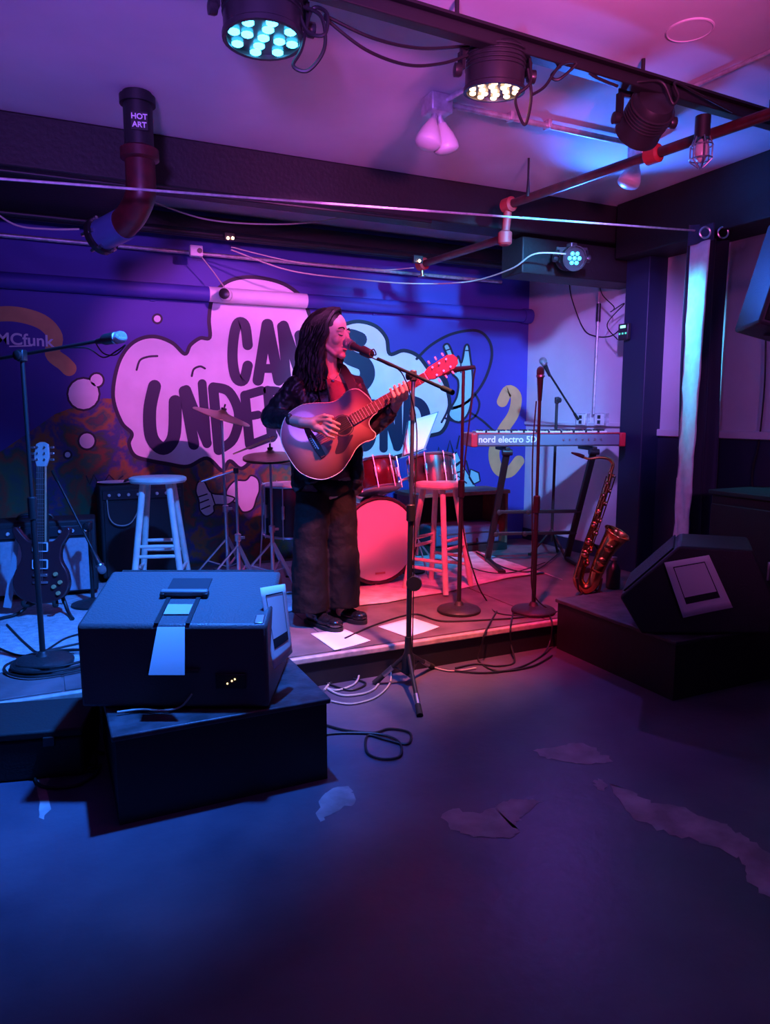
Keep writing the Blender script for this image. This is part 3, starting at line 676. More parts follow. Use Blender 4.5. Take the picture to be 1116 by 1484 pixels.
def sheet(label, P, th=.0012, marks=True, curl=0.0):
    P = [Vector(p) for p in P]; t = thing('paper_sheet', label, 'paper', (sum((p for p in P), Vector())/4).to_tuple())
    n = (P[1]-P[0]).cross(P[3]-P[0]).normalized(); mb = MB(); N = 8; vs = []
    if n.dot(Vector((0, 0, CZ))-P[0]) < 0: n = -n
    at = lambda u, v: P[0].lerp(P[1], u).lerp(P[3].lerp(P[2], u), v)
    for j in range(N+1):
        for i in range(N+1):
            u, v = i/N, j/N; vs.append(at(u, v)+n*curl*((2*u-1)**2*v))
    mb.add(vs, [(j*(N+1)+i, j*(N+1)+i+1, (j+1)*(N+1)+i+1, (j+1)*(N+1)+i) for j in range(N) for i in range(N)])
    obj('sheet', mb, PAPER, t, True, solid=th, fix=False)
    if marks:
        k_ = n*(.0016); lw = .018
        def quad(u0, v0, u1, v1):
            m = MB(); vs = []
            for j in range(5):
                for i in range(5):
                    u, v = u0+(u1-u0)*i/4, v0+(v1-v0)*j/4; vs.append(at(u, v)+n*curl*((2*u-1)**2*v)+k_)
            return m.add(vs, [(j*5+i, j*5+i+1, j*5+i+6, j*5+i+5) for j in range(4) for i in range(4)])
        for q in ((.15, .10, .85, .10+lw), (.15, .10, .15+lw, .70), (.85-lw, .10, .85, .70), (.15, .66, .85, .78)):
            obj('printed_frame', quad(*q), INK, t, True, fix=False, smooth=False)
    return t
off = dz
sheet('white printed sheet taped to the end of the wedge seen side on', [PD(x, y, 3.185)+Vector((0, 0, off)) for x, y in ((963, 808), (1028, 797), (1062, 873), (990, 888))], curl=.004)
sheet('white printed sheet taped to the end of the handled wedge', [PD(x, y, d) for x, y, d in ((377, 852, 2.40), (413, 846, 2.52), (425, 945, 2.50), (398, 970, 2.36))], curl=-.004)
sheet('plain white sheet lying on stage deck beside the shoes', [PZ(*p, ST+.007) for p in ((450, 918), (500, 912), (537, 929), (485, 943))], marks=False, curl=.003)
sheet('plain pinkish sheet lying on stage deck behind the tripod mic stand', [PZ(*p, ST+.007) for p in ((548, 908), (597, 895), (637, 909), (590, 924))], marks=False, curl=.003)
# low black case on the floor at the far left
t = thing('equipment_case', 'low black equipment case on the floor beside the left riser', 'case', (-.10, 2.86, 0), math.radians(-14))
obj('case_body', MB().box((0, 0, .075), (.42, .30, .15)), MATTE, t, bevel=.012); obj('case_lid', MB().box((0, 0, .165), (.425, .305, .03)), MATTE, t, bevel=.008)
for s in (-.1, .1): obj('latch', MB().box((s, -.155, .14), (.04, .01, .035)), PLAST, t, bevel=.003)
# PA loudspeaker on the right wall
pc = PD(1128, 410, 3.55); t = thing('loudspeaker', 'large tilted black loudspeaker mounted high on the right wall', 'speaker', (3.55, 2.4, 1.62))
c = Vector((3.50, 2.62, 1.92))
RM = (Matrix.Rotation(math.radians(-58), 3, 'Z')@Matrix.Rotation(math.radians(-15), 3, 'Y'))
c = PD(1146, 405, 3.6)
RM = Matrix.Rotation(-YAW, 3, 'Z')@Matrix.Rotation(math.radians(15), 3, 'Y')
poly = [RM@Vector(p) for p in ((-.155, -.16, -.27), (.155, -.16, -.27), (.12, .16, -.27), (-.12, .16, -.27))]
obj('cabinet', MB().prism([c+p for p in poly], RM@Vector((0, 0, .54))), mat('speaker_blue_black', (.045, .047, .06), .45, bump=.2, bscale=120), t, True, bevel=.015)
obj('grille', MB().box(c+RM@Vector((0, -.163, 0)), (.27, .012, .50), RM), grl_m, t, True, bevel=.004)
obj('wall_bracket', MB().bar(c+RM@Vector((.10, .10, .1)), (XR, c.y+.12, c.z+.1), .05, .05), BLACK, t, True)
obj('pole_cup', MB().cyl(c+RM@Vector((0, 0, -.27)), c+RM@Vector((0, 0, -.285)), .04), PLAST, t, True)
# dark cabinet by the right wall
t = thing('equipment_cabinet', 'dark low cabinet standing against the right wall behind the wedge', 'cabinet', (3.70, 2.50, 0))
obj('carcass', MB().box((0, 0, .41), (.44, .92, .82)), MATTE, t, bevel=.006); obj('top_board', MB().box((0, 0, .835), (.47, .95, .03)), MATTE, t, bevel=.006)
for s in (-1, 1):
    d_ = obj('door', MB().box((-.228, s*.23, .40), (.016, .44, .74)), MATTE, t, bevel=.004); obj('handle', MB().box((-.242, s*.05, .45), (.014, .012, .10)), STEEL, d_, bevel=.003)

# ================================================================== RUG
rp_ = [PZ(*p, ST) for p in ((405, 893), (430, 886), (470, 884), (520, 880), (560, 876), (600, 868), (640, 862), (690, 850), (740, 839), (790, 833), (815, 842))]
rg = MB(); nY = 14; vs = []; N = len(rp_)
for j in range(nY+1):
    for i, p in enumerate(rp_):
        f = j/nY; y = p.y+(5.25-p.y)*f
        lift = .012*max(0, math.sin(i*2.4))*(1-min(1, f*9)) if i > 6 else .003*(1-min(1, f*9))
        vs.append(Vector((p.x+.12*f*(i/N-.6), y, ST+.010+lift)))
rg.add(vs, [(j*N+i, j*N+i+1, (j+1)*N+i+1, (j+1)*N+i) for j in range(nY) for i in range(N-1)])
solo('stage_rug', 'pale woven rug under the drum kit with rippled front edge', 'rug', rg, mat('rug', (.55, .46, .50), .9, noise=.22, scale=11, bump=.4, bscale=90), solid=.006, fix=False)

cp_ = MB().box((0.02, 4.28, ST+.009), (1.62, 1.62, .008)); solo('stage_carpet', 'grey carpet square under the guitars and amplifiers', 'carpet', cp_, mat('grey_carpet', (.40, .40, .42), .95, noise=.2, scale=30, bump=.4, bscale=120), bevel=.002)
# ================================================================== STOOLS
def stool(label, c, h, rt, tilt, m, rz):
    t = thing('bar_stool', label, 'stool', c, rz)
    obj('seat', MB().lathe([(rt*.6, h-.036), (rt*.95, h-.032), (rt, h-.02), (rt*.99, h-.006), (rt*.92, h), (.01, h-.003)], n=32), m, t)
    tops, bots = [], []
    for k in range(4):
        a = PI/4+k*PI/2; u = Vector((math.cos(a), math.sin(a), 0)); p = u*rt*.62+Vector((0, 0, h-.034)); q = u*rt*tilt; q.z = 0
        mb = MB(); mb.tube([q, p], [.0185, .0185], 12); obj('leg', mb, m, t); tops.append(p); bots.append(q)
    for j, fz in enumerate((.22, .42, .30, .50)):
        for k in ((0, 2) if j % 2 else (1, 3)):
            a, b = [bots[i].lerp(tops[i], fz) for i in (k, (k+1) % 4)]
            obj('rung', MB().tube([a, a.lerp(b, .5), b], [.0095, .0115, .0095], 10), m, t)
    return t
sR = PZ(635, 853, ST); stool('wooden bar stool with round seat standing in red light beside the bass drum', (sR.x, sR.y, ST+.012), .685, .163, 1.36, WOODP, math.radians(28))
sL = PD(229, 700, 4.22); stool('taller pale wooden bar stool standing in blue light before the amplifiers', (sL.x, sL.y, ST+.013), .755, .163, 1.30, WOODP, math.radians(-18))

# ================================================================== AMPLIFIERS
def amp(label, x0, x1, y, h, dp, grill, knobs, rz=0, z0=ST+.013, lampr=True):
    c = Vector(((x0+x1)/2, y, z0)); W_ = x1-x0; t = thing('guitar_amplifier', label, 'amplifier', c, rz)
    obj('cabinet', MB().box((0, dp/2, h/2+.012), (W_, dp, h-.024)), mat('tolex', (.018, .018, .022), .6, bump=.3, bscale=200), t, bevel=.012)
    obj('grille_cloth', MB().box((0, -.004, (h-.10)/2+.012), (W_-.05, .012, h-.15)), grill, t, bevel=.003)
    pn = obj('control_panel', MB().box((0, -.006, h-.065), (W_-.04, .014, .06)), mat('amp_panel', (.03, .03, .04), .35), t, bevel=.002)
    for k in range(knobs):
        x = -W_/2+.06+(W_-.12)*k/(knobs-1); obj('knob', MB().lathe([(.011, 0), (.011, .006), (.008, .016), (.001, .017)], (x, -.013, h-.065), (0, -1, 0), 12), mat('cream_knob', (.7, .68, .65), .4), pn)
    if lampr: obj('pilot_light', MB().ell((W_/2-.035, -.016, h-.06), (.008, .006, .008)), mat('pilot', (.8, .2, .1), .3, emit=(1, .3, .2), es=6), pn)
    obj('handle', MB().tube(spl([(-.10, dp/2, h), (-.07, dp/2, h+.025), (.07, dp/2, h+.025), (.10, dp/2, h)], 5), .009, 8), BLACK, t)
    for sx_ in (-1, 1):
        for yy in (.04, dp-.04): obj('foot', MB().cyl((sx_*(W_/2-.05), yy, 0), (sx_*(W_/2-.05), yy, .014), .018), RUBBER, t)
    return t
amp('combo guitar amplifier with silver grille cloth and row of pale knobs behind the guitar', -.42, .265, 4.80, .475, .25, mat('silver_cloth', (.36, .38, .44), .6, noise=.1, scale=60, bump=.3, bscale=300), 9, math.radians(-4))
amp('tall dark guitar amplifier with black grille behind the pale stool', .315, .86, 5.08, .65, .28, mat('black_cloth', (.02, .02, .026), .7, bump=.3, bscale=300), 8, 0, lampr=False)
pq = PZ(168, 702, .835)
solo('paper_plate', 'white paper plate lying on top of the tall dark amplifier', 'plate', MB().lathe([(.07, 0), (.085, .002), (.115, .012), (.117, .0135), (.085, .005), (.002, .003)], (.43, 5.2, .8135), n=28), PAPER)
cable('thin white lead looping down the front of the tall dark amplifier', [(.36, 5.06, .72), (.37, 5.05, .60), (.42, 5.045, .55), (.50, 5.045, .56), (.56, 5.05, .66), (.57, 5.06, .73)], .004, CABLEW)

# ================================================================== MICROPHONES AND STANDS
mesh_m = mat('mic_grille', (.35, .35, .37), .45, .9, bump=.8, bscale=400)
mesh_k = mat('mic_grille_dark', (.05, .05, .055), .5, .5, bump=.8, bscale=400)
def mic(label, tip, tail, gm=mesh_m, r=.024, long=None):
    tip, tail = Vector(tip), Vector(tail); ax = (tip-tail); L = ax.length; ax.normalize()
    t = thing('microphone', label, 'microphone', tail)
    obj('handle', MB().lathe([(.009, 0), (.011, .004), (.0175, L-.055), (.020, L-.045)], tail, ax, 18), PLAST, t, True)
    obj('ring', MB().lathe([(.020, L-.046), (.0245, L-.043), (.0245, L-.034), (.020, L-.032)], tail, ax, 18), STEEL, t, True)
    obj('grille', MB().lathe([(.019, L-.034), (r, L-.022), (r, L-.008), (r*.85, L+.004), (r*.5, L+.012), (.001, L+.015)], tail, ax, 18), gm, t, True)
    return t
def round_stand(label, base, top, knob=True, boom=None, r=.13):
    base, top = Vector(base), Vector(top); t = thing('microphone_stand', label, 'mic stand', base)
    obj('round_base', MB().lathe([(r*.97, 0), (r, .004), (r, .014), (r*.93, .024), (r*.55, .034), (.03, .040), (.018, .060), (.001, .062)], base, n=32), mat('cast_base', (.03, .027, .03), .5, .3, bump=.3, bscale=60), t, True)
    m_ = base.lerp(top, .52)
    obj('lower_tube', MB().cyl(base+Vector((0, 0, .05)), m_, .0125), BLACK, t, True)
    obj('clutch', MB().lathe([(.014, -.05), (.019, -.045), (.019, .045), (.014, .05)], m_, top-base, 14), BLACK, t, True)
    obj('upper_tube', MB().cyl(m_, top, .0088), BLACK, t, True)
    return t
def clip(parent, p, ax):
    p = Vector(p); ax = Vector(ax).normalized()
    obj('mic_clip', MB().lathe([(.019, -.03), (.022, -.02), (.024, .03), (.021, .03)], p, ax, 14), PLAST, parent, True)
def boomarm(t, piv, front, back, r=.0075):
    piv, front, back = Vector(piv), Vector(front), Vector(back)
    obj('boom_arm', MB().cyl(back, front, r), BLACK, t, True)
    obj('boom_clutch', MB().box(piv, (.03, .045, .05), Matrix.Rotation(-YAW, 3, 'Z')), BLACK, t, True, bevel=.006)
    u = (front-back).normalized(); s = u.cross(UP).normalized()
    obj('boom_knob', MB().lathe([(.012, .0), (.02, .012), (.02, .03), (.012, .034)], piv-s*.0, -s if s.dot(CDp) > 0 else s, 12), PLAST, t, True)
    obj('boom_grip', MB().cyl(back, back.lerp(front, .12), r*1.45), RUBBER, t, True)
# A: left boom stand with round base
bA = PZ(63, 962, ST+.014); tA = PD(49, 516, 3.16); tA.x, tA.y = bA.x-.005, bA.y-.003
t = round_stand('black boom mic stand with round base standing among cables before the guitar', bA, tA, boom=True)
fA, kA = PD(150, 493, 3.02), PD(-70, 532, 3.36)
boomarm(t, tA, fA, kA)
clip(t, PD(158, 491, 3.0), fA-kA)
mic('microphone with pale cable on the boom over the mural bubbles', PD(178, 488, 2.97), PD(140, 495, 3.03))
cable('cable drooping from the microphone over the mural bubbles', [PD(*p) for p in ((138, 496, 3.03), (150, 512, 3.03), (168, 514, 3.02), (182, 500, 3.0), (170, 508, 3.02), (150, 518, 3.04), (128, 505, 3.08), (100, 504, 3.12))], .003)
# B: tripod boom stand in front of the singer
feet = [PZ(608, 1034, .012), PZ(626, 966, .012), PZ(545, 988, .012)]
hub = Vector((1.507, 2.945, 0))
t = thing('microphone_stand', 'tripod boom mic stand on the floor in front of the stage', 'mic stand', hub)
topB = PD(580, 545, 3.29)
hubz = hub+Vector((0, 0, .20))
topB = Vector((hub.x+.035, hub.y+.03, 1.452))
obj('lower_tube', MB().cyl(hub+Vector((0, 0, .09)), hubz.lerp(topB, .50), .0125), BLACK, t, True)
obj('upper_tube', MB().cyl(hubz.lerp(topB, .50), topB, .009), STEEL, t, True)
obj('clutch', MB().lathe([(.015, -.04), (.02, -.035), (.02, .035), (.015, .04)], hubz.lerp(topB, .50), topB-hub, 14), BLACK, t, True)
kn = hubz.lerp(topB, .235)
obj('round_knob', MB().lathe([(.034, -.012), (.037, -.006), (.037, .006), (.034, .012)], kn+CR*.022, -CDp, 20), PLAST, t, True)
obj('leg_hub', MB().lathe([(.018, .02), (.03, .03), (.03, .10), (.018, .13), (.016, .20)], hub+Vector((0, 0, .04)), n=16), BLACK, t, True)
for f_ in feet:
    lg = obj('leg', MB().tube([hub+Vector((0, 0, .16)), f_], [.010, .010], 10), BLACK, t, True)
    u = (f_-hub-Vector((0, 0, .16))).normalized()
    obj('rubber_foot', MB().tube([f_-u*.05, f_+u*.012], [.013, .015], 10), RUBBER, lg, True)
    obj('leg_sleeve', MB().tube([f_-u*.11, f_-u*.05], [.0125, .0125], 10), STEEL, lg, True)
    br = f_.lerp(hub+Vector((0, 0, .16)), .55)
    obj('leg_brace', MB().cyl(hub+Vector((0, 0, .05)), br, .005), BLACK, lg, True)
micT = PD(502, 497, 3.60); micE = PD(538, 514, 3.50)
bk = PD(656, 569, 2.92)
boomarm(t, topB, PD(548, 520, 3.45), bk)
clip(t, PD(532, 511, 3.52), micT-micE)
mic('microphone at the lips of the singer', micT, micE, mesh_m, .026)
cable('thin cable looping from the vocal microphone along the boom', [PD(*p) for p in ((538, 514, 3.5), (545, 514, 3.49), (541, 506, 3.48), (536, 516, 3.47), (560, 528, 3.4), (585, 545, 3.25))]+[topB.lerp(hub, s)+Vector((.012, -.015, 0)) for s in (.15, .35, .55, .75, .88)], .003)
# C: straight stand with sideways microphone by the red stool
bC = PZ(665, 886, ST+.006); tC = Vector((bC.x+.012, bC.y+.006, ST+1.365))
t = round_stand('straight mic stand with heavy round base in front of the red lit stool', bC, tC, r=.125)
obj('mic_bar', MB().cyl(PD(648, 536, 4.05), PD(684, 533, 4.12), .009), BLACK, t, True)
mic('microphone lying sideways on top of the stand by the red lit stool', PD(640, 538, 4.04), PD(688, 532, 4.13), mat('mic_red_grille', (.35, .12, .12), .5, .6), .026)
cable('cable hanging down the stand by the red lit stool and over the deck', [PD(*p) for p in ((689, 533, 4.13), (686, 552, 4.14), (684, 580, 4.15), (672, 690, 4.12), (672, 770, 4.10), (690, 840, 4.08))]+[PZ(*p, ST+.008) for p in ((705, 870), (720, 888), (760, 893))], .0045)
# D: straight stand with upright instrument microphone
bD = PZ(773, 887, ST+.006); tD = Vector((bD.x+.004, bD.y+.002, ST+1.20))
t = round_stand('straight mic stand with round base near the riser holding an upright microphone', bD, tD, r=.125)
mic('slim dark microphone pointing up beside the keyboard lettering', tD+Vector((0, 0, .175)), tD+Vector((0, 0, .0)), mesh_k, .021)
cable('cable running down the stand with the upright microphone', [tD+Vector((-.03, -.01, 0)), tD+Vector((-.045, -.01, -.3)), tD+Vector((-.03, -.01, -.8)), bD+Vector((-.02, -.02, .12)), bD+Vector((.10, -.06, .006)), bD+Vector((.25, .02, .006))], .004)
# E: boom tripod behind the keyboard
bE = PZ(806, 806, ST+.006); bE.x -= .05
t = thing('microphone_stand', 'tall tripod boom mic stand behind the keyboard by the white wall', 'mic stand', bE)
dE = bE.x*sy+bE.y*cy; pE = PD(814, 580, dE); pE.x, pE.y = bE.x+.01, bE.y
obj('pole', MB().cyl(bE+Vector((0, 0, .12)), pE, .011), BLACK, t, True)
for k in range(3):
    a = .6+k*2*PI/3; f_ = bE+Vector((math.cos(a)*.17, math.sin(a)*.17, .01)); f_.x = min(f_.x, XR-.04)
    lg = obj('leg', MB().cyl(bE+Vector((0, 0, .22)), f_, .010), BLACK, t, True); obj('rubber_foot', MB().cyl(f_, f_+Vector((0, 0, .02)), .014), RUBBER, lg, True)
fE, kE = PD(790, 532, dE-.12), PD(838, 608, dE+.10)
boomarm(t, pE, fE, kE)
mic('silver blue microphone raised on the boom beside the white wall', PD(786, 521, dE-.16), PD(797, 545, dE-.10), mesh_m, .028)
# low boom in front of the combo amplifier
pL = PZ(118, 880, ST+.006); 
t = thing('microphone_stand', 'short boom mic stand leaning its arm across the combo amplifier', 'mic stand', (.215, 4.50, ST+.013))
b0 = Vector((.215, 4.50, ST+.013)); dL = b0.x*sy+b0.y*cy; pv = PD(113, 762, dL); pv.x, pv.y = b0.x, b0.y
obj('round_base', MB().lathe([(.115, 0), (.12, .004), (.12, .014), (.05, .03), (.015, .045), (.001, .05)], b0, n=28), mat('cast_base', (.03, .027, .03), .5), t, True)
obj('pole', MB().cyl(b0+Vector((0, 0, .03)), pv, .011), BLACK, t, True)
boomarm(t, pv, PD(140, 808, dL-.04), PD(76, 682, dL+.06), .007)
mic('microphone angled down before the combo amplifier', PD(149, 828, dL-.06), PD(133, 795, dL-.03), mesh_m, .024)
# ================================================================== DRUM KIT
shell_m = mat('drum_shell_red', (.09, .014, .022), .25, coat=.5, noise=.15, scale=20)
shell_k = mat('drum_shell_dark', (.03, .03, .05), .25, coat=.4)
head_m = mat('drum_head', (.80, .76, .76), .45)
def drum(name, label, c, ax, R, L, sm, hm, lugs=8, hoop=CHROME, lugrods=True, top_only=False):
    c = Vector(c); ax = Vector(ax).normalized(); u, v, a = basis(ax); t = thing(name, label, 'drum', c-Vector((0, 0, R if abs(ax.z) < .5 else L/2)))
    obj('shell', MB().lathe([(R*.97, -L/2), (R, -L/2+.005), (R, L/2-.005), (R*.97, L/2)], c, ax, 36), sm, t, True)
    for s in (-1, 1):
        obj('hoop', MB().tube([c+a*s*(L/2)+(u*math.cos(k*PI/18)+v*math.sin(k*PI/18))*(R+.008) for k in range(36)], .013 if R > .2 else .009, 8, True), hoop, t, True)
        obj('drum_head', MB().lathe([(R*.985, 0), (R*.97, .006*1), (.002, .007)], c+a*s*(L/2), ax*s, 36), hm, t, True)
    for k in range(lugs):
        g = 2*PI*k/lugs+.2; w_ = u*math.cos(g)+v*math.sin(g)
        obj('tension_rod', MB().cyl(c+w_*(R+.016)-a*(L/2+.012), c+w_*(R+.016)+a*(L/2+.012), .0042, n=8), CHROME, t, True)
        obj('lug', MB().box(c+w_*(R+.010), (.018, .018, min(.09, L*.35)), frame((0, 0, 0), w_, a.cross(w_)).to_3x3()), CHROME, t, True, bevel=.004)
    return t
kc = PD(551, 789, 4.68); kc.z = ST+.306
kax = Vector((.06, -1, .0)).normalized()
kd = drum('bass_drum', 'bass drum with plain white front head glowing red in the stage light', kc-kax*.22, kax, .275, .42, shell_k, head_m, 10, mat('drum_hoop_dark', (.05, .03, .04), .35))
for s in (-1, 1):
    q = kc-kax*.12+Vector((s*.20, 0, -.19)); obj('spur', MB().tube([q, q+Vector((s*.13, -.10, -.11))], [.009, .007], 8), CHROME, kd, True)
obj('head_badge', MB().box(kc+kax*.003+Vector((.0, 0, -.215)), (.07, .004, .012)), mat('badge_red', (.5, .2, .2), .5), kd, True)
t1 = PD(546, 690, 4.76); t2 = PD(626, 686, 4.90)
a1, a2 = Vector((-.05, .35, 1)), Vector((.05, .35, 1))
td1 = drum('rack_tom', 'deep red rack tom with chrome lugs above the bass drum', t1, a1, .135, .19, shell_m, head_m, 8)
td2 = drum('rack_tom', 'blue lit rack tom with chrome lugs beside the music stand', t2, a2, .15, .20, shell_m, head_m, 8)
for td, q, s in ((td1, t1, 1), (td2, t2, -1)):
    obj('tom_arm', MB().tube(spl([q-Vector((-s*.12, -.06, .02)), q+Vector((s*.20, .10, -.06)), (kc.x+.02*s, kc.y+.12, kc.z+.26)], 4), .011, 10), CHROME, td, True)
fc = PD(422, 738, 4.95); ft = drum('floor_tom', 'dark floor tom with white head and chrome legs behind the singer', fc, (0, 0, 1), .185, .34, shell_k, head_m, 8)
for k in range(3):
    g = .5+k*2*PI/3; w_ = Vector((math.cos(g), math.sin(g), 0)); q = fc+w_*.205
    lg = obj('leg', MB().tube([q+Vector((0, 0, .12)), q+Vector((0, 0, -.12)), Vector((q.x, q.y, ST+.03))+w_*.03], .006, 8), CHROME, ft, True)
    obj('rubber_foot', MB().cyl(Vector((q.x, q.y, ST+.013))+w_*.03, Vector((q.x, q.y, ST+.045))+w_*.03, .013), RUBBER, lg, True)
sn = PD(548, 705, 4.95)
st_ = drum('snare_drum', 'shallow chrome snare drum behind the bass drum', (sn.x+.02, sn.y+.46, .80), (0, 0, 1), .175, .14, CHROME, head_m, 8)
for k in range(3):
    g = k*2*PI/3; w_ = Vector((math.cos(g), math.sin(g), 0)); b_ = Vector((sn.x+.02, sn.y+.46, 0))
    obj('stand_leg', MB().tube([b_+Vector((0, 0, .40)), b_+w_*.20+Vector((0, 0, ST+.018))], .009, 8), CHROME, st_, True)
    obj('basket_arm', MB().tube(spl([b_+Vector((0, 0, .66)), b_+w_*.12+Vector((0, 0, .69)), b_+w_*.175+Vector((0, 0, .735))], 3), .007, 8), CHROME, st_, True)
obj('stand_post', MB().cyl((sn.x+.02, sn.y+.46, .30), (sn.x+.02, sn.y+.46, .67), .012), CHROME, st_, True)
def cymstand(label, base, top, R, tilt, legr=.26, cym=True, extra=None):
    base, top = Vector(base), Vector(top); t = thing('cymbal_stand', label, 'cymbal stand', base)
    m_ = base.lerp(top, .45); hb = base+Vector((0, 0, .30))
    obj('lower_tube', MB().cyl(base+Vector((0, 0, .04)), m_, .0135), CHROME, t, True)
    obj('upper_tube', MB().cyl(m_, top, .009), CHROME, t, True)
    obj('clamp', MB().lathe([(.014, -.025), (.021, -.02), (.021, .02), (.014, .025)], m_, (0, 0, 1), 14), CHROME, t, True)
    obj('wing_nut', MB().box(m_+CR*.03, (.03, .008, .018)), CHROME, t, True, bevel=.003)
    for k in range(3):
        g = .9+k*2*PI/3; w_ = Vector((math.cos(g), math.sin(g), 0)); f_ = base+w_*legr+Vector((0, 0, .014))
        lg = obj('leg', MB().bar(hb, f_, .024, .010), CHROME, t, True)
        obj('leg_brace', MB().bar(base+Vector((0, 0, .10)), hb.lerp(f_, .52), .014, .006), CHROME, lg, True)
        obj('rubber_foot', MB().cyl(f_-Vector((0, 0, .008)), f_+Vector((0, 0, .02)), .013), RUBBER, lg, True)
    if cym:
        ax = Vector(tilt).normalized()
        cy_ = obj('cymbal', MB().lathe([(R, 0), (R*.99, .003), (R*.6, .016), (R*.22, .026), (R*.17, .034), (R*.08, .046), (.006, .048), (.006, .045), (R*.16, .031), (R*.6, .013), (R, -.001)], top, ax, 40), CYMB, t, True)
        obj('felt_washer', MB().lathe([(.018, .048), (.018, .06), (.006, .062), (.006, .085), (.001, .086)], top, ax, 12), BLACK, t, True)
    return t
Z0 = ST+.013
cA = PD(321, 604, 4.75); b_ = Vector((cA.x+.02, cA.y+.02, Z0)); cymstand('chrome cymbal stand with tilted crash cymbal over the mural letters', b_, cA, .19, (.30, -.18, 1))
cB = PD(392, 662, 4.62); b_ = Vector((cB.x, cB.y, Z0)); hh = cymstand('chrome hi-hat stand with paired cymbals close behind the guitar body', b_, cB, .175, (-.06, -.12, 1))
obj('bottom_cymbal', MB().lathe([(.175, 0), (.17, -.003), (.10, -.014), (.03, -.024), (.002, -.03)], cB-Vector((0, 0, .012)), (-.06, -.12, 1), 40), CYMB, hh, True)
obj('pull_rod', MB().cyl(cB, cB+Vector((0, 0, .13)), .004), CHROME, hh, True)
obj('foot_pedal', MB().box((cB.x+.05, cB.y-.12, Z0+.03), (.075, .26, .012), Matrix.Rotation(.12, 3, 'X')), STEEL, hh, True, bevel=.004)
cC = PD(342, 682, 4.50); b_ = Vector((cC.x, cC.y, Z0)); ct = cymstand('chrome boom stand without cymbal carrying a drumstick thin arm', b_, cC, .1, (0, 0, 1), .25, cym=False)
obj('boom_arm', MB().cyl(PD(338, 683, 4.5), PD(292, 698, 4.42), .006), STEEL, ct, True); obj('tilter', MB().box(cC, (.03, .03, .035)), BLACK, ct, True, bevel=.005)
solo('drumstick', 'wooden drumstick resting across the hi-hat cymbals', 'drumstick', MB().tube([PD(338, 658, 4.45), PD(386, 638, 4.55), PD(398, 633, 4.58)], [.005, .0075, .0075], 8), mat('hickory', (.62, .44, .26), .5))

# ================================================================== MUSIC STAND
mc = PD(608, 660, 5.15); t = thing('music_stand', 'blue lit music stand holding white sheets behind the rack toms', 'music stand', (mc.x, mc.y, Z0))
dk = [PD(*p, 4.92) for p in ((585, 662), (588, 612), (634, 598), (614, 655))]
obj('desk', MB().prism([PD(582, 664, 5.14), PD(590, 612, 5.22), PD(636, 596, 5.22), PD(616, 652, 5.14)], CDp*.006), mat('stand_teal', (.10, .25, .30), .4), t, True)
obj('desk_ledge', MB().bar(PD(580, 664, 5.11), PD(618, 651, 5.11), .035, .006), mat('stand_teal', (.10, .25, .30), .4), t, True)
obj('pole', MB().cyl((mc.x, mc.y+.03, Z0+.1), (mc.x, mc.y+.04, 1.05), .010), CHROME, t, True)
for k in range(3):
    g = .4+k*2*PI/3; obj('leg', MB().tube([(mc.x, mc.y+.03, Z0+.22), (mc.x+.22*math.cos(g), mc.y+.03+.22*math.sin(g), Z0+.008)], .007, 8), CHROME, t, True)
sheet('white music sheet leaning on the blue lit music stand', [PD(592, 610, 5.205), PD(634, 598, 5.205), PD(614, 650, 5.125), PD(585, 660, 5.125)], marks=False)
# small clip microphone on thin stand by the toms
q = PD(597, 607, 5.06); bq = Vector((q.x+.01, q.y, Z0)); t = thing('microphone_stand', 'thin black drum mic stand in front of the music sheets', 'mic stand', bq)
obj('pole', MB().cyl(bq+Vector((0, 0, .02)), q, .006), BLACK, t, True); obj('round_base', MB().lathe([(.09, 0), (.09, .012), (.03, .022), (.001, .024)], bq, n=24), BLACK, t, True)
mic('small dark microphone above the rack toms', q+Vector((-.01, -.02, .06)), q+Vector((.015, .0, -.03)), mesh_k, .020)

# ================================================================== LOW SHELF BENCH BY THE MURAL
t = thing('shelf_bench', 'low black open shelf bench with brown top edge against the mural', 'bench', (3.06, 5.18, ST))
bw = .86; brown = mat('brown_edge', (.20, .09, .06), .5, noise=.2, scale=20)
obj('top_board', MB().box((0, 0, .49), (bw+.03, .38, .03)), brown, t, bevel=.004); obj('bottom_board', MB().box((0, 0, .03), (bw, .36, .06)), MATTE, t, bevel=.004)
for s in (-1, 1): obj('side_board', MB().box((s*(bw/2-.012), 0, .268), (.024, .36, .415)), brown, t, bevel=.003)
obj('back_board', MB().box((0, .172, .268), (bw-.05, .012, .415)), MATTE, t)
for k in range(3): obj('caster', MB().cyl((-.3+.3*k, -.15, .0), (-.3+.3*k, -.13, .0), .001), RUBBER, t) if False else None
t = thing('equipment_case', 'blue black padded gear case stored inside the shelf bench', 'case', (3.12, 5.16, ST+.062))
obj('case_body', MB().box((0, 0, .08), (.62, .28, .16)), mat('padded_blue', (.06, .10, .20), .7, bump=.3, bscale=60), t, bevel=.02); obj('zip', MB().box((0, -.142, .10), (.56, .004, .01)), STEEL, t); obj('carry_strap', MB().tube(spl([(-.08, -.145, .05), (-.06, -.16, .02), (.06, -.16, .02), (.08, -.145, .05)], 4), .008, 8), BLACK, t)

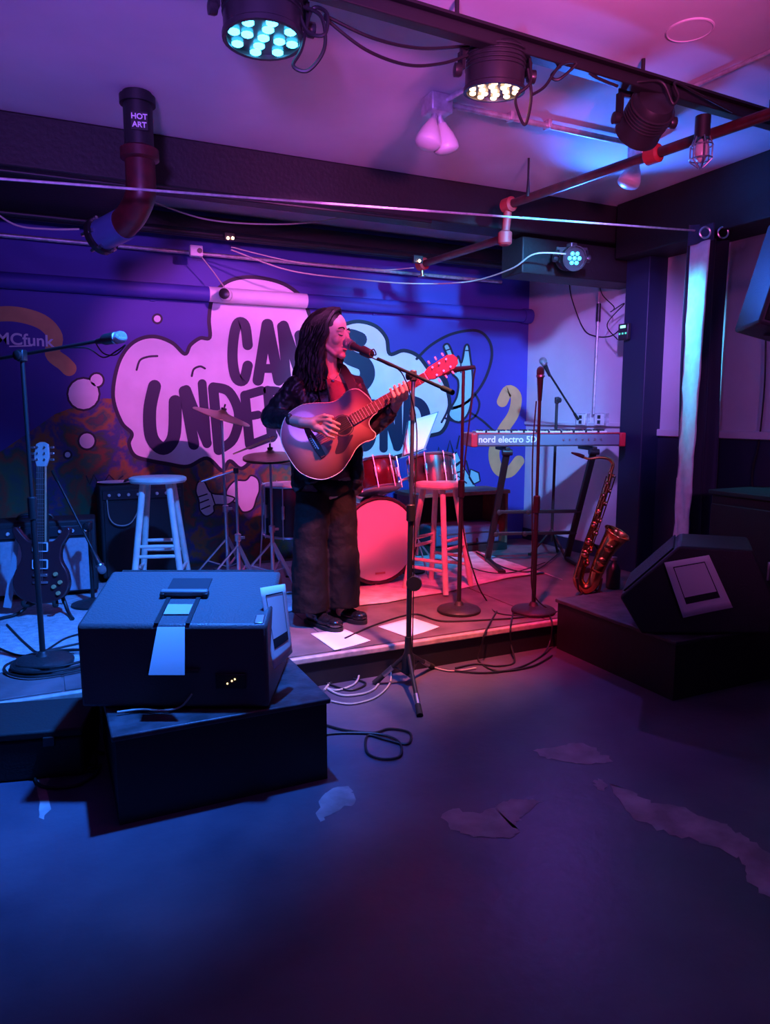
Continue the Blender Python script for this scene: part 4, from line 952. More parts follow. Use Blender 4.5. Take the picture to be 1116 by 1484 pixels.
# ================================================================== KEYBOARD ON ITS STAND
kl, kr = PD(683, 639, 5.02), PD(907, 637, 5.12)
kz = (kl.z+kr.z)/2-.045; ka = math.atan2(kr.y-kl.y, kr.x-kl.x); kL = (kr-kl).length; km = (kl+kr)/2
kb = thing('stage_keyboard', 'red stage piano keyboard with dark back panel turned to the room', 'keyboard', (km.x, km.y, kz), ka)
red_k = mat('keyboard_red', (.55, .025, .04), .3, coat=.3)
obj('chassis', MB().box((0, .15, .045), (kL-.09, .30, .085)), mat('keyboard_back', (.10, .10, .13), .4), kb, bevel=.006)
obj('top_panel', MB().box((0, .15, .092), (kL-.09, .30, .008)), red_k, kb, bevel=.003)
for s in (-1, 1): obj('end_cheek', MB().box((s*(kL/2-.0225), .15, .048), (.045, .31, .098)), red_k, kb, bevel=.008)
obj('back_panel', MB().box((0, -.002, .048), (kL-.10, .006, .07)), mat('keyboard_back2', (.16, .17, .22), .35), kb)
NW = 42
for k in range(NW):
    x = -kL/2+.07+(kL-.14)*(k+.5)/NW; obj('white_key', MB().box((x, .235, .099), ((kL-.14)/NW-.0015, .13, .012)), WHITE, kb)
    if k % 7 not in (2, 6) and k < NW-1: obj('black_key', MB().box((x+(kL-.14)/NW/2, .215, .108), (.011, .085, .014)), PLAST, kb)
for k in range(10): obj('panel_knob', MB().lathe([(.008, 0), (.008, .012), (.001, .013)], (-kL/2+.12+.09*k, .07, .096), n=10), PLAST, kb)
for k in range(7): obj('rear_jack', MB().cyl((.10+.045*k, -.005, .05), (.10+.045*k, -.010, .05), .007, n=8), STEEL, kb)
kM = ROOT[kb]
text_mesh('keyboard_lettering', 'nord electro 5D', .062, kM@frame((-kL/2+.255, -.0065, .05), (1, 0, 0), (0, 0, 1)), PALEINK, kb, bold=.0012)
ks = thing('keyboard_stand', 'black folding keyboard stand with sloped legs and two crossbars', 'stand', (km.x, km.y, ST+.006), ka)
xl, xr = -kL/2+.26, kL/2-.22
for x in (xl, xr):
    p_ = Vector((x, .12, kz-ST-.012)); q_ = Vector((x-.03, .42, .02)); q2 = Vector((x-.03, -.02, .02))
    if x is xr: pass
    lg = obj('sloped_leg', MB().bar(q_, Vector((x, .02, kz-ST-.03)), .045, .03), BLACK, ks, bevel=.005)
    obj('foot_bar', MB().bar(q_, q2, .035, .03), BLACK, ks, bevel=.005)
    obj('top_arm', MB().bar((x, -.0, kz-ST-.022), (x, .30, kz-ST-.022), .035, .028), BLACK, ks, bevel=.005)
    obj('arm_joint', MB().cyl((x-.035, .02, kz-ST-.045), (x+.035, .02, kz-ST-.045), .022), PLAST, lg)
    obj('foot_pad', MB().box((x-.03, -.02, .016), (.05, .035, .03)), RUBBER, lg, bevel=.004)
def legx(f): return Vector((xl, .02+.40*(1-f), (kz-ST-.03)*f)), Vector((xr, .02+.40*(1-f), (kz-ST-.03)*f))
for f_ in (.27, .47):
    a_, b_ = legx(f_); obj('crossbar', MB().bar(a_, b_, .025, .025), BLACK, ks, bevel=.004)
    for g in (.0, .35): obj('crossbar_knob', MB().lathe([(.015, 0), (.02, .008), (.02, .02), (.008, .024)], a_.lerp(b_, g)-Vector((0, .012, 0)), (0, -1, 0), 12), PLAST, ks)

# ================================================================== SAXOPHONE
SX = 4.38
def S(x, y, d=0): return PD(x, y, SX+d)
sxt = thing('saxophone', 'brass tenor saxophone standing upright beside the riser', 'saxophone', S(850, 848))
bp_ = spl([S(886, 682), S(880, 705), S(870, 735), S(860, 765), S(850, 795), S(842, 822)], 5)
obj('body_tube', MB().tube(bp_, [.012+.019*i/(len(bp_)-1) for i in range(len(bp_))], 16), BRASS, sxt, True)
bw_ = spl([S(842, 822), S(838, 840, -.01), S(846, 852, -.02), S(858, 847, -.03), S(865, 828, -.04)], 5)
obj('bow', MB().tube(bw_, [.031+.009*i/(len(bw_)-1) for i in range(len(bw_))], 16), BRASS, sxt, True)
be_ = spl([S(865, 828, -.04), S(873, 808, -.045), S(882, 792, -.05), S(890, 780, -.06), S(895, 772, -.07)], 5)
obj('bell', MB().tube(be_, [.040, .041, .042, .043, .044, .045, .046, .047, .049, .051, .053, .055, .058, .060, .062, .064, .066, .069, .072, .076, .080], 20, cap=False), BRASS, sxt, True, solid=.002)
u_ = (be_[-1]-be_[-4]).normalized(); a_, b2_, c_ = basis(u_)
obj('bell_rim', MB().tube([be_[-1]+(a_*math.cos(k*PI/12)+b2_*math.sin(k*PI/12))*.081 for k in range(24)], .004, 8, True), BRASS, sxt, True)
nk = spl([S(886, 682), S(888, 672), S(882, 665), S(868, 663), S(854, 665), S(842, 661)], 5)
obj('neck_pipe', MB().tube(nk, [.012-.005*i/(len(nk)-1) for i in range(len(nk))], 12), BRASS, sxt, True)
obj('mouthpiece', MB().tube([S(846, 662), S(838, 659), S(828, 656)], [.012, .011, .005], 12), mat('ebonite', (.03, .02, .02), .3), sxt, True)
for i in range(14):
    f_ = .04+.9*i/13; q = bp_[min(len(bp_)-1, int(f_*(len(bp_)-1)))]; s = -CDp*(.020+.02*f_)+CR*(.012*(1 if i % 2 else -1))
    ax_ = (-CDp+CR*(.5 if i % 2 else -.5)).normalized(); r_ = .010+.014*f_
    kc_ = obj('key_cup', MB().lathe([(r_, 0), (r_, .005), (r_*.8, .008), (.001, .009)], q+s, ax_, 14), BRASS, sxt, True)
    obj('key_pearl', MB().ell(q+s+ax_*.010, (.005, .005, .005), nu=8, nv=6), WHITE, kc_, True)
for o_ in (-.028, .026):
    obj('key_rod', MB().tube([p+CR*o_-CDp*.022 for p in bp_[2::6]], .0035, 6), BRASS, sxt, True)
for f_ in (.25, .6, .9): q = bp_[int(f_*(len(bp_)-1))]; obj('rod_post', MB().tube([q-CDp*.01, q+CR*.026-CDp*.024], .003, 6), BRASS, sxt, True)
for i in range(2): q = be_[4+6*i]; obj('bell_key_guard', MB().lathe([(.028, 0), (.028, .006), (.02, .012), (.001, .013)], q-CDp*.045-CR*.01, (-CDp-CR*.4), 14), BRASS, sxt, True)
t = thing('saxophone_stand', 'small black folding stand cradling the saxophone', 'stand', S(850, 850)+Vector((0, 0, ST+.006-S(850, 850).z)))
q0 = Vector((*S(856, 850).xy, ST+.006))
obj('yoke', MB().tube(spl([S(836, 838, -.05), S(842, 858, -.03), S(866, 858, -.03), S(872, 838, -.06)], 4), .008, 8), BLACK, t, True)
obj('post', MB().cyl(S(855, 858, -.0), S(868, 800, .08), .010), BLACK, t, True)
obj('upper_cradle', MB().tube(spl([S(868, 800, .08), S(862, 790, .05), S(852, 785, .0)], 4), .008, 8), BLACK, t, True)
for dx, dd in ((-.14, -.10), (.14, -.08), (.02, .20)): obj('leg', MB().tube([S(856, 852), Vector((q0.x, q0.y, ST+.014))+CR*dx+CDp*dd], .008, 8), BLACK, t, True)
t = thing('water_bottle', 'dark squat bottle with bail standing behind the saxophone bell', 'bottle', PZ(888, 852, ST+.006))
obj('bottle_body', MB().lathe([(.040, 0), (.045, .005), (.045, .12), (.03, .155), (.018, .17), (.018, .185)], PZ(888, 852, ST+.007), n=20), PLAST, t, True); obj('cap', MB().lathe([(.021, .185), (.021, .205), (.001, .206)], PZ(888, 852, ST+.007), n=16), STEEL, t, True)

# ================================================================== ELECTRIC GUITAR ON STAND
Mg = frame(PD(64, 800, 3.98), CR, (UP*1.0+CDp*.14).normalized())        # x right, y up the neck, z towards the room
eg = thing('electric_guitar', 'dark double cutaway electric guitar with pale headstock on a floor stand', 'guitar', PD(64, 880, 3.95))
def egp(pts): return [Mg@Vector(p) for p in pts]
half = [(0, -.285), (.07, -.275), (.13, -.24), (.155, -.18), (.145, -.11), (.110, -.04), (.115, .03), (.150, .09), (.160, .125), (.140, .14), (.105, .10), (.07, .065), (.035, .06)]
out = half+[(-x, y) for x, y in reversed(half[1:])]
out = spl([(x, y, 0) for x, y in out], 4, True)
bm_ = MB().prism(egp([(p.x, p.y, 0) for p in out]), (Mg.to_3x3()@Vector((0, 0, .042))))
obj('body', bm_, mat('cherry_dark', (.07, .018, .025), .22, coat=.6), eg, True, bevel=.006)
def gbox(name, c, s, m, par=eg, bev=0): return obj(name, MB().box(Mg@Vector(c), s, Mg.to_3x3()), m, par, True, bevel=bev)
gbox('neck', (0, .255, .030), (.048, .44, .022), mat('maple', (.5, .36, .22), .4), eg, .004)
fb = gbox('fretboard', (0, .245, .046), (.046, .46, .008), mat('rosewood', (.06, .03, .025), .5), eg)
for k in range(20):
    y = .475-.62*(1-2**(-(k+1)/12)); gbox('fret', (0, y, .051), (.044, .0025, .002), STEEL, fb)
obj('headstock', MB().prism(egp([(-.026, .475, .022), (.026, .475, .022), (.042, .53, .018), (.034, .60, .014), (.012, .612, .014), (-.012, .612, .014), (-.034, .60, .014), (-.042, .53, .018)]), Mg.to_3x3()@Vector((0, 0, .016))), mat('pale_headstock', (.55, .52, .50), .35), eg, True, bevel=.003)
for s in (-1, 1):
    for k in range(3):
        gbox('tuning_peg', (s*.054, .515+.034*k, .022), (.022, .012, .010), CHROME, eg, .003); obj('tuner_post', MB().cyl(Mg@Vector((s*.020, .515+.034*k, .03)), Mg@Vector((s*.020, .515+.034*k, .045)), .005, n=8), CHROME, eg, True)
for y in (.03, -.065):
    pk = gbox('pickup', (0, y, .047), (.075, .042, .012), PLAST, eg, .004)
    for a_, b_ in (((-.04, y-.023), (.04, y-.023)), ((-.04, y+.023), (.04, y+.023)), ((-.04, y-.023), (-.04, y+.023)), ((.04, y-.023), (.04, y+.023))):
        obj('pickup_ring', MB().bar(Mg@Vector((*a_, .048)), Mg@Vector((*b_, .048)), .005, .006), WHITE, pk, True)
gbox('bridge', (0, -.125, .048), (.080, .014, .012), CHROME, eg, .003); gbox('tailpiece', (0, -.165, .047), (.085, .012, .010), CHROME, eg, .003)
for x, y in ((.085, -.12), (.11, -.165), (.075, -.19), (.10, -.225)): obj('control_knob', MB().lathe([(.012, 0), (.011, .012), (.001, .013)], Mg@Vector((x, y, .042)), Mg.to_3x3()@Vector((0, 0, 1)), 12), mat('amber_knob', (.5, .35, .15), .3), eg, True)
mb = MB()
for k in range(6): x = -.017+.0068*k; mb.tube(egp([(x, -.165, .056), (x*.9, .475, .053)]), .0009, 4)
obj('strings', mb, STEEL, eg, True)
gs = thing('guitar_stand', 'tubular floor stand holding the dark electric guitar', 'stand', PD(64, 880, 3.95)+Vector((0, 0, ST+.006-PD(64, 880, 3.95).z)))
zf = ST+.023; base = Mg@Vector((0, -.29, .02))
for s in (-1, 1):
    obj('leg', MB().tube(spl([Mg@Vector((s*.03, -.10, -.05)), Mg@Vector((s*.12, -.32, -.02)), Vector((*(Mg@Vector((s*.20, -.3, .10))).xy, zf))], 5), .010, 10), BLACK, gs, True)
    obj('cradle_arm', MB().tube(spl([Mg@Vector((s*.05, -.275, -.04)), Mg@Vector((s*.075, -.296, .01)), Mg@Vector((s*.085, -.290, .06)), Mg@Vector((s*.085, -.265, .065))], 4), .010, 10), RUBBER, gs, True)
obj('rear_leg', MB().tube([Mg@Vector((0, -.05, -.05)), Vector((*(Mg@Vector((0, -.3, -.25))).xy, zf))], .010, 10), BLACK, gs, True)
obj('spine', MB().tube([Mg@Vector((0, -.28, -.05)), Mg@Vector((0, .30, -.03))], .010, 10), BLACK, gs, True)
solo('guitar_strap', 'pale edged strap hanging from the electric guitar to the floor stand', 'strap', MB().prism([Mg@Vector(p) for p in ((-.145, .14, -.02), (-.16, .13, -.02), (-.20, -.10, -.02), (-.235, -.31, -.015), (-.19, -.315, -.015), (-.165, -.10, -.02))], Mg.to_3x3()@Vector((0, 0, .004))), mat('strap_cloth', (.35, .36, .42), .7, bump=.3, bscale=80))
# ================================================================== SINGER
D0 = 3.86
def H(x, y, o=0.0): return PD(x, y, D0+o)
fr = PZ(474, 900, ST)
pe = thing('person', 'singer in dark leather jacket and wide black trousers playing an acoustic guitar at the microphone', 'person', (fr.x, fr.y, ST+.006), -YAW)
skin_m = mat('skin', (.46, .28, .22), .5, noise=.05, scale=20, sss=.15)
hair_m = mat('dark_hair', (.006, .0035, .0035), .5, spec=.25, bump=.3, bscale=60)
leather_m = mat('leather_jacket', (.014, .010, .012), .36, bump=.35, bscale=35)
trouser_m = mat('black_trousers', (.006, .0045, .005), .8, bump=.2, bscale=80, spec=.25)
top_m = mat('maroon_top', (.16, .045, .055), .8, bump=.2, bscale=60)
shoe_m = mat('shoe_leather', (.012, .011, .012), .16, coat=.5)
def blob(name, mb, m, parent, voxel, smooth=6, disp=None):
    o = obj(name, mb, m, parent, True)
    mods = [('REMESH', dict(mode='VOXEL', voxel_size=voxel, use_smooth_shade=True))]
    if smooth: mods.append(('SMOOTH', dict(factor=.5, iterations=smooth)))
    if disp:
        tx = bpy.data.textures.new(name+'_folds', 'CLOUDS'); tx.noise_scale = disp[0]; tx.noise_depth = 2
        mods.append(('DISPLACE', dict(texture=tx, strength=disp[1], mid_level=.5)))
    return mesh_eval(o, mods)
# head frame
ga = math.radians(58)
Hf = (CR*math.sin(ga)-CDp*math.cos(ga)+UP*-.06).normalized(); Hs = UP.cross(Hf).normalized(); Hu = Hf.cross(Hs).normalized()   # Hs: her left, away from the room
HR = Matrix((Hf, Hs, Hu)).transposed(); HC = H(479.5, 486, -.03); K = 1.06
def hp(f, s, u): return HC+HR@(Vector((f, s, u))*K)
def he(mb, c, r): mb.ell(hp(*c), [x*K for x in r], HR, 18, 12)
bd = MB()
he(bd, (-.015, 0, .035), (.096, .076, .086)); he(bd, (.022, 0, -.012), (.070, .062, .088)); he(bd, (.040, 0, -.07), (.046, .044, .036)); he(bd, (.070, 0, -.096), (.020, .021, .017))
bd.cap(hp(.084, 0, .018), hp(.106, 0, -.022), .008*K, .0115*K)
for s in (-1, 1):
    he(bd, (.096, s*.011, -.028), (.010, .008, .007)); he(bd, (.076, s*.028, .020), (.014, .022, .008)); he(bd, (.058, s*.038, -.022), (.026, .020, .026))
    he(bd, (.073, s*.030, .003), (.013, .015, .010)); he(bd, (-.008, s*.076, -.012), (.018, .007, .030)); bd.cap(hp(.0, s*.055, -.045), hp(.05, s*.03, -.088), .018, .014)
he(bd, (.086, 0, -.053), (.010, .021, .007)); he(bd, (.083, 0, -.066), (.010, .018, .007))
bd.cap(hp(-.020, 0, -.06), H(474, 545, .0), .050, .056)
# torso and legs
Ct = Matrix((CR*.94-CDp*.34, CR*.34+CDp*.94, UP)).transposed()
for (x, y, o), r in (((472, 580, .01), (.150, .098, .150)), ((473, 640, .015), (.122, .092, .12)), ((472, 700, .02), (.150, .108, .11))): bd.ell(H(x, y, o), r, Ct, 18, 12)
SRp, SLp = H(431, 560, -.045), H(513, 561, .055)
bd.cap(SRp, H(474, 548, 0), .050, .045); bd.cap(SLp, H(474, 548, 0), .048, .045)
ELr, WRr = H(393, 605, -.04), H(437, 612, -.262)
ELl, WRl = H(540, 618, -.10), H(571, 592, -.165)
bd.cap(SRp, ELr, .047, .038); bd.cap(ELr, WRr, .038, .026); bd.cap(SLp, ELl, .045, .037); bd.cap(ELl, WRl, .036, .026)
for (hx, kx, ax_, o1, o2) in ((455, 450, 453, -.02, -.05), (491, 494, 496, .03, .04)):
    bd.cap(H(hx, 712, o1), H(kx, 795, o1), .075, .055); bd.cap(H(kx, 795, o1), H(ax_, 885, o2), .052, .036)
# strumming hand
HO = -.268
bd.cap(WRr, H(452, 613, HO), .025, .027); bd.cap(H(455, 609, HO), H(470, 607, HO), .018, .016); bd.cap(H(455, 618, HO), H(468, 623, HO), .020, .016)
def finger(pts, r): 
    for i in range(len(pts)-1): bd.cap(H(*pts[i]), H(*pts[i+1]), r[i], r[i+1], 10)
finger([(458, 606, HO), (470, 602, HO-.012), (482, 604.5, HO-.008)], [.012, .010, .0085])                    # thumb
finger([(470, 608, HO), (482, 611, HO-.026), (492, 615, HO+.0)], [.0105, .0095, .008])
finger([(470, 613, HO), (481, 618, HO-.028), (491, 622, HO-.004)], [.0105, .0095, .008])
finger([(468, 618, HO), (479, 625, HO-.026), (488, 628.5, HO-.004)], [.010, .009, .008])
finger([(466, 623, HO), (475, 631, HO-.022), (484, 634, HO-.004)], [.009, .0085, .0075])
# fretting hand
bd.cap(WRl, H(578, 582, -.165), .025, .022); bd.cap(H(571, 583, -.185), H(587, 576, -.185), .018, .016)
for (x, y) in ((570, 578), (576.5, 575), (583, 571.5), (589, 568)):
    finger([(x+1, y+4, -.19), (x+.5, y-3, -.245), (x-2.5, y-11, -.247), (x-4, y-14, -.229)], [.0100, .0095, .0088, .0078])
finger([(577, 582, -.165), (574, 570, -.150), (572, 560, -.155)], [.012, .0105, .009])
body = blob('body', bd, skin_m, pe, .0042, 4)
# face details
for s in (-1, 1):
    obj('eyebrow', MB().tube(spl([hp(.088, s*.010, .028), hp(.088, s*.026, .035), hp(.076, s*.046, .029)], 4), [.002]+[.0034]*7+[.0015], 6), hair_m, body, True)
    obj('eyelashes', MB().tube(spl([hp(.0835, s*.016, .000), hp(.0865, s*.029, -.004), hp(.077, s*.045, .001)], 4), [.0012]+[.0022]*7+[.0012], 6), hair_m, body, True)
    obj('earring', MB().ell(hp(-.006, s*.085, -.046), (.006, .006, .006), nu=10, nv=7), CHROME, body, True)
lip_m = mat('lips', (.45, .14, .15), .4)
obj('upper_lip', MB().ell(hp(.0905, 0, -.0535), (.007*K, .020*K, .0048*K), HR), lip_m, body, True)
obj('lower_lip', MB().ell(hp(.0875, 0, -.066), (.0075*K, .017*K, .0055*K), HR), lip_m, body, True)
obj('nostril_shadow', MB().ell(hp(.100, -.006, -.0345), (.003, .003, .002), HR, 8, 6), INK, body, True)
# hair
hb_ = MB()
he(hb_, (-.027, -.004, .044), (.099, .081, .088)); he(hb_, (-.055, 0, -.02), (.062, .078, .10))
hr = blob('hair', hb_, hair_m, pe, .006, 3)
hb_ = MB(); rnd = random.Random(3)
for i in range(170):
    s = rnd.choice((-1, -1, 1)); g = rnd.random()              # 0 temple .. 1 back of the head
    fx = .050-.170*g; sw = .088*(1-.55*max(0, g-.55)/.45)
    if s > 0: fx -= .045*(1-g); sw -= .012
    ph, am = rnd.random()*6.28, .005+.008*rnd.random(); ln = .23+.09*rnd.random()+.03*g
    sh_ = .035*(1-g) if s > 0 else 0
    pts = [(.052-.10*g-sh_*.3, s*.006, .116+.012*(1-abs(g-.4))), (.046-.12*g-sh_, s*.050, .104-.01*g), (fx-.012, s*(sw+.002), .045)]
    tuck = -.030 if g < .5 else -.0
    for j in range(1, 8):
        f = j/7; u = .045-ln*f
        fl_ = fx+tuck*min(1, f*2.5)-.03*g*f+(.045*f*f if g < .4 else 0)
        pts.append((fl_-.012*f+am*math.sin(f*9+ph), s*(sw+.014+.02*f*rnd.random())+am*math.cos(f*8+ph), u))
    path = spl([hp(*p) for p in pts], 3); n = len(path)
    hb_.tube(path, [.0105*(.55+.9*math.sin(PI*min(1, .12+.80*k/(n-1)))) for k in range(n)], 6)
obj('hair_locks', hb_, hair_m, hr, True)
# top, trousers
tp = MB()
for (x, y, o), r in (((472, 583, .0), (.155, .104, .145)), ((473, 640, .01), (.130, .10, .13)), ((472, 690, .02), (.14, .11, .10))): tp.ell(H(x, y, o), r, Ct, 20, 14)
tp.cap(H(446, 562, -.02), H(505, 562, .03), .055, .050)
blob('top', tp, top_m, pe, .006, 5, (.05, .006))
tr = MB()
tr.ell(H(472, 702, .02), (.155, .118, .085), Ct, 20, 14)
for pts in (((455, 712, -.02), (449, 790, -.04), (449.5, 886, -.075)), ((490, 712, .035), (495, 790, .03), (496, 878, .015))):
    tr.tube(spl([H(*p) for p in pts], 6), [.092+(.006*i/12 if i > 6 else -.006*i/6+.003) for i in range(13)], 24)
blob('trousers', tr, trouser_m, pe, .006, 3, (.07, .016))
# jacket halves
jk = MB()
jk.cap(SRp, ELr, .066, .058); jk.cap(ELr, ELr.lerp(WRr, .64), .058, .046); jk.cap(SLp, ELl, .062, .055); jk.cap(ELl, ELl.lerp(WRl, .80), .053, .042)
jk.cap(SRp, H(462, 545, .03), .062, .050); jk.cap(SLp, H(488, 544, .06), .060, .045)
jk.cap(H(440, 575, -.03), H(440, 700, .0), .075, .070); jk.cap(H(456, 578, -.055), H(455, 690, -.04), .058, .06)
jk.cap(H(508, 575, .045), H(513, 705, .04), .060, .050); jk.cap(H(513, 580, .0), H(518, 690, .0), .040, .035)
jk.cap(H(474, 565, .07), H(478, 700, .07), .085, .085); jk.cap(H(455, 565, .055), H(455, 700, .06), .08, .08); jk.cap(H(497, 565, .075), H(500, 700, .07), .07, .07)
jkt = blob('jacket', jk, leather_m, pe, .006, 5, (.045, .022))
def ribbon(path, wd, nrm, th):
    mb = MB(); P = [Vector(p) for p in path]; vs = []
    for i, p in enumerate(P):
        t = (P[min(i+1, len(P)-1)]-P[max(i-1, 0)]).normalized(); s = t.cross(Vector(nrm)).normalized()
        w_ = wd[i] if isinstance(wd, list) else wd; vs += [p-s*w_/2, p+s*w_/2, p+s*w_/2+Vector(nrm)*th, p-s*w_/2+Vector(nrm)*th]
    fs = [(0, 1, 2, 3), (len(vs)-1, len(vs)-2, len(vs)-3, len(vs)-4)]
    for i in range(len(P)-1):
        for a in range(4): fs.append((i*4+a, i*4+(a+1) % 4, i*4+4+(a+1) % 4, i*4+4+a))
    return mb.add(vs, fs)
nf = -CDp
for pts, wd in (([(468, 537, -.035), (466, 552, -.085), (470, 575, -.115), (473, 596, -.120)], [.03, .055, .045, .03]), ([(499, 535, -.01), (508, 552, -.055), (514, 575, -.065), (517, 600, -.06)], [.03, .05, .045, .03])):
    obj('lapel', ribbon(spl([H(*p) for p in pts], 5), [wd[0]+(wd[-1]-wd[0])*i/15+.02*math.sin(PI*i/15) for i in range(16)], nf, .008), leather_m, jkt, True, bevel=.003)
obj('zip_line', MB().tube(spl([H(472, 546, -.095), H(477, 572, -.125), H(480, 598, -.13)], 4), .002, 6), STEEL, jkt, True)
obj('necklace_chain', MB().tube(spl([H(472, 534, -.055), H(476, 545, -.098), H(482, 550, -.112), H(490, 544, -.09), H(494, 534, -.045)], 5), .0012, 6), CHROME, pe, True)
obj('necklace_pendant', MB().ell(H(482, 552, -.118), (.010, .004, .007), Ct), CHROME, pe, True)
def shoe(heel, toe):
    heel, toe = Vector(heel), Vector(toe); u = (toe-heel); u.z = 0; u.normalize(); z = Vector((0, 0, 1)); s = z.cross(u)
    R_ = Matrix((u, s, z)).transposed(); o = Vector((heel.x, heel.y, ST+.008)); at = lambda a, b, c: o+u*a+s*b+z*c
    mb = MB(); mb.ell(at(.045, 0, .045), (.055, .038, .045), R_); mb.ell(at(.14, 0, .034), (.095, .043, .034), R_); mb.ell(at(.215, 0, .034), (.048, .042, .032), R_); mb.cap(at(.03, 0, .07), at(.10, 0, .055), .038, .034)
    sh = blob('shoe', mb, shoe_m, pe, .004, 4)
    pts = [(-.012, .0), (.0, .036), (.08, .034), (.17, .047), (.235, .038), (.266, .0)]; pts = pts+[(a, -b) for a, b in reversed(pts[1:-1])]
    obj('sole', MB().prism([at(p.x, p.y, -.001) for p in spl([(a, b, 0) for a, b in pts], 4, True)], (0, 0, .020)), RUBBER, sh, True)
    for k in range(3): obj('lace', MB().tube(spl([at(.09+.025*k, -.024, .066-.006*k), at(.09+.025*k, 0, .077-.006*k), at(.09+.025*k, .024, .066-.006*k)], 3), .0025, 6), BLACK, sh, True)
shoe(PZ(448, 903, ST), PZ(476, 912, ST)); shoe(PZ(482, 893, ST), PZ(514, 902, ST))

# ================================================================== ACOUSTIC GUITAR
ng = (-CDp*.985+UP*.10+CR*.05).normalized(); xg = (CR*math.cos(math.radians(30.8))+UP*math.sin(math.radians(30.8)))
xg = (xg-ng*xg.dot(ng)).normalized(); yg = ng.cross(xg)
GM = Matrix((xg, yg, ng)).transposed().to_4x4(); GM.translation = H(456, 641, -.222)
ag = thing('acoustic_guitar', 'sunburst acoustic guitar with cutaway held by the singer', 'guitar', H(440, 690, -.2))
def G(x, y, z=0): return GM@Vector((x, y, z))
oc = [(-.150, 0), (-.136, .10), (-.065, .178), (.03, .193), (.105, .165), (.165, .132), (.22, .124), (.275, .136), (.322, .118), (.345, .065), (.350, .028), (.350, -.026), (.318, -.034), (.286, -.052), (.278, -.085), (.285, -.118), (.262, -.136), (.215, -.126), (.165, -.132), (.105, -.165), (.03, -.193), (-.065, -.178), (-.136, -.10)]
ol = spl([(x, y, 0) for x, y in oc], 5, True)
sb = bpy.data.materials.new('sunburst_top'); sb.use_nodes = True; n_, l_ = sb.node_tree.nodes, sb.node_tree.links
at_ = n_.new('ShaderNodeAttribute'); at_.attribute_name = 'edge'; rp = n_.new('ShaderNodeValToRGB'); e = rp.color_ramp.elements
e[0].position, e[0].color = .0, (.05, .012, .010, 1); e[1].position, e[1].color = .75, (.26, .125, .085, 1); q = e.new(.35); q.color = (.15, .055, .04, 1)
l_.new(at_.outputs['Fac'], rp.inputs[0]); b_ = n_['Principled BSDF']; l_.new(rp.outputs[0], b_.inputs['Base Color']); b_.inputs['Roughness'].default_value = .22; b_.inputs['Coat Weight'].default_value = .4
side_m = mat('guitar_side', (.06, .022, .016), .25, coat=.4)
NR = 7; N = len(ol); ctr = Vector((.06, 0, 0)); vs = []; ev = []
for j in range(NR):
    f = j/NR
    for p in ol:
        q = p.lerp(Vector((max(-.05, min(.24, p.x*.75+.01)), p.y*.0, 0)), f); vs.append(G(q.x, q.y, 0)); ev.append(f)
fs = [(j*N+i, j*N+(i+1) % N, (j+1)*N+(i+1) % N, (j+1)*N+i) for j in range(NR-1) for i in range(N)]+[tuple((NR-1)*N+i for i in range(N))]
tpb = obj('soundboard', MB().add(vs, fs), sb, ag, True, smooth=False, fix=True)
aa = tpb.data.attributes.new('edge', 'FLOAT', 'POINT')
for i, v_ in enumerate(ev): aa.data[i].value = v_
obj('back_and_sides', MB().prism([G(p.x, p.y, -.0015) for p in ol], GM.to_3x3()@Vector((0, 0, -.093))), side_m, ag, True)
obj('binding', MB().tube([G(p.x, p.y, -.0005) for p in ol], .0022, 6, True), mat('cream_binding', (.62, .55, .42), .4), ag, True)
obj('soundhole', MB().lathe([(.048, 0), (.048, .0012), (.001, .0014)], G(.165, 0, 0), ng, 28), INK, ag, True)
obj('rosette', MB().tube([G(.165+.054*math.cos(k*PI/14), .054*math.sin(k*PI/14), .0005) for k in range(28)], .0028, 6, True), mat('rosette', (.10, .06, .05), .4), ag, True)
br_ = obj('bridge', MB().prism([G(x, y, 0) for x, y in ((-.012, -.085), (.014, -.085), (.018, -.03), (.018, .03), (.014, .085), (-.012, .085), (-.02, .03), (-.02, -.03))], ng*.009), mat('rosewood', (.06, .03, .025), .5), ag, True, bevel=.002)
obj('saddle', MB().bar(G(0, -.04, .011), G(0, .04, .011), .003, .006), WHITE, br_, True)
obj('pickguard', MB().prism([G(p.x, p.y, 0) for p in spl([(.115, -.035, 0), (.10, -.06, 0), (.06, -.10, 0), (.10, -.115, 0), (.15, -.09, 0), (.185, -.065, 0), (.15, -.055, 0)], 4, True)], ng*.0015), mat('pickguard', (.03, .015, .012), .25), ag, True)
obj('neck', MB().prism([G(.33, -.027, .001), G(.33, .027, .001), G(.66, .0215, .001), G(.66, -.0215, .001)], ng*-.022), side_m, ag, True, bevel=.008)
fb = obj('fretboard', MB().prism([G(.215, -.028, .001), G(.215, .028, .001), G(.647, .0215, .001), G(.647, -.0215, .001)], ng*.006), mat('rosewood2', (.11, .045, .035), .45), ag, True)
for k in range(20):
    x = .645*2**(-(k+1)/12); wdt = .0215+(.028-.0215)*(.647-x)/.432
    obj('fret', MB().cyl(G(x, -wdt, .0072), G(x, wdt, .0072), .0013, n=6), CHROME, fb, True)
obj('nut', MB().bar(G(.648, -.0215, .005), G(.648, .0215, .005), .004, .010), WHITE, ag, True)
obj('headstock', MB().prism([G(x, y, -.004) for x, y in ((.655, -.022), (.655, .022), (.685, .034), (.80, .038), (.825, .026), (.835, .0), (.825, -.026), (.80, -.038), (.685, -.034))], ng*-.014), mat('headstock_red', (.30, .05, .04), .3, coat=.4), ag, True, bevel=.003)
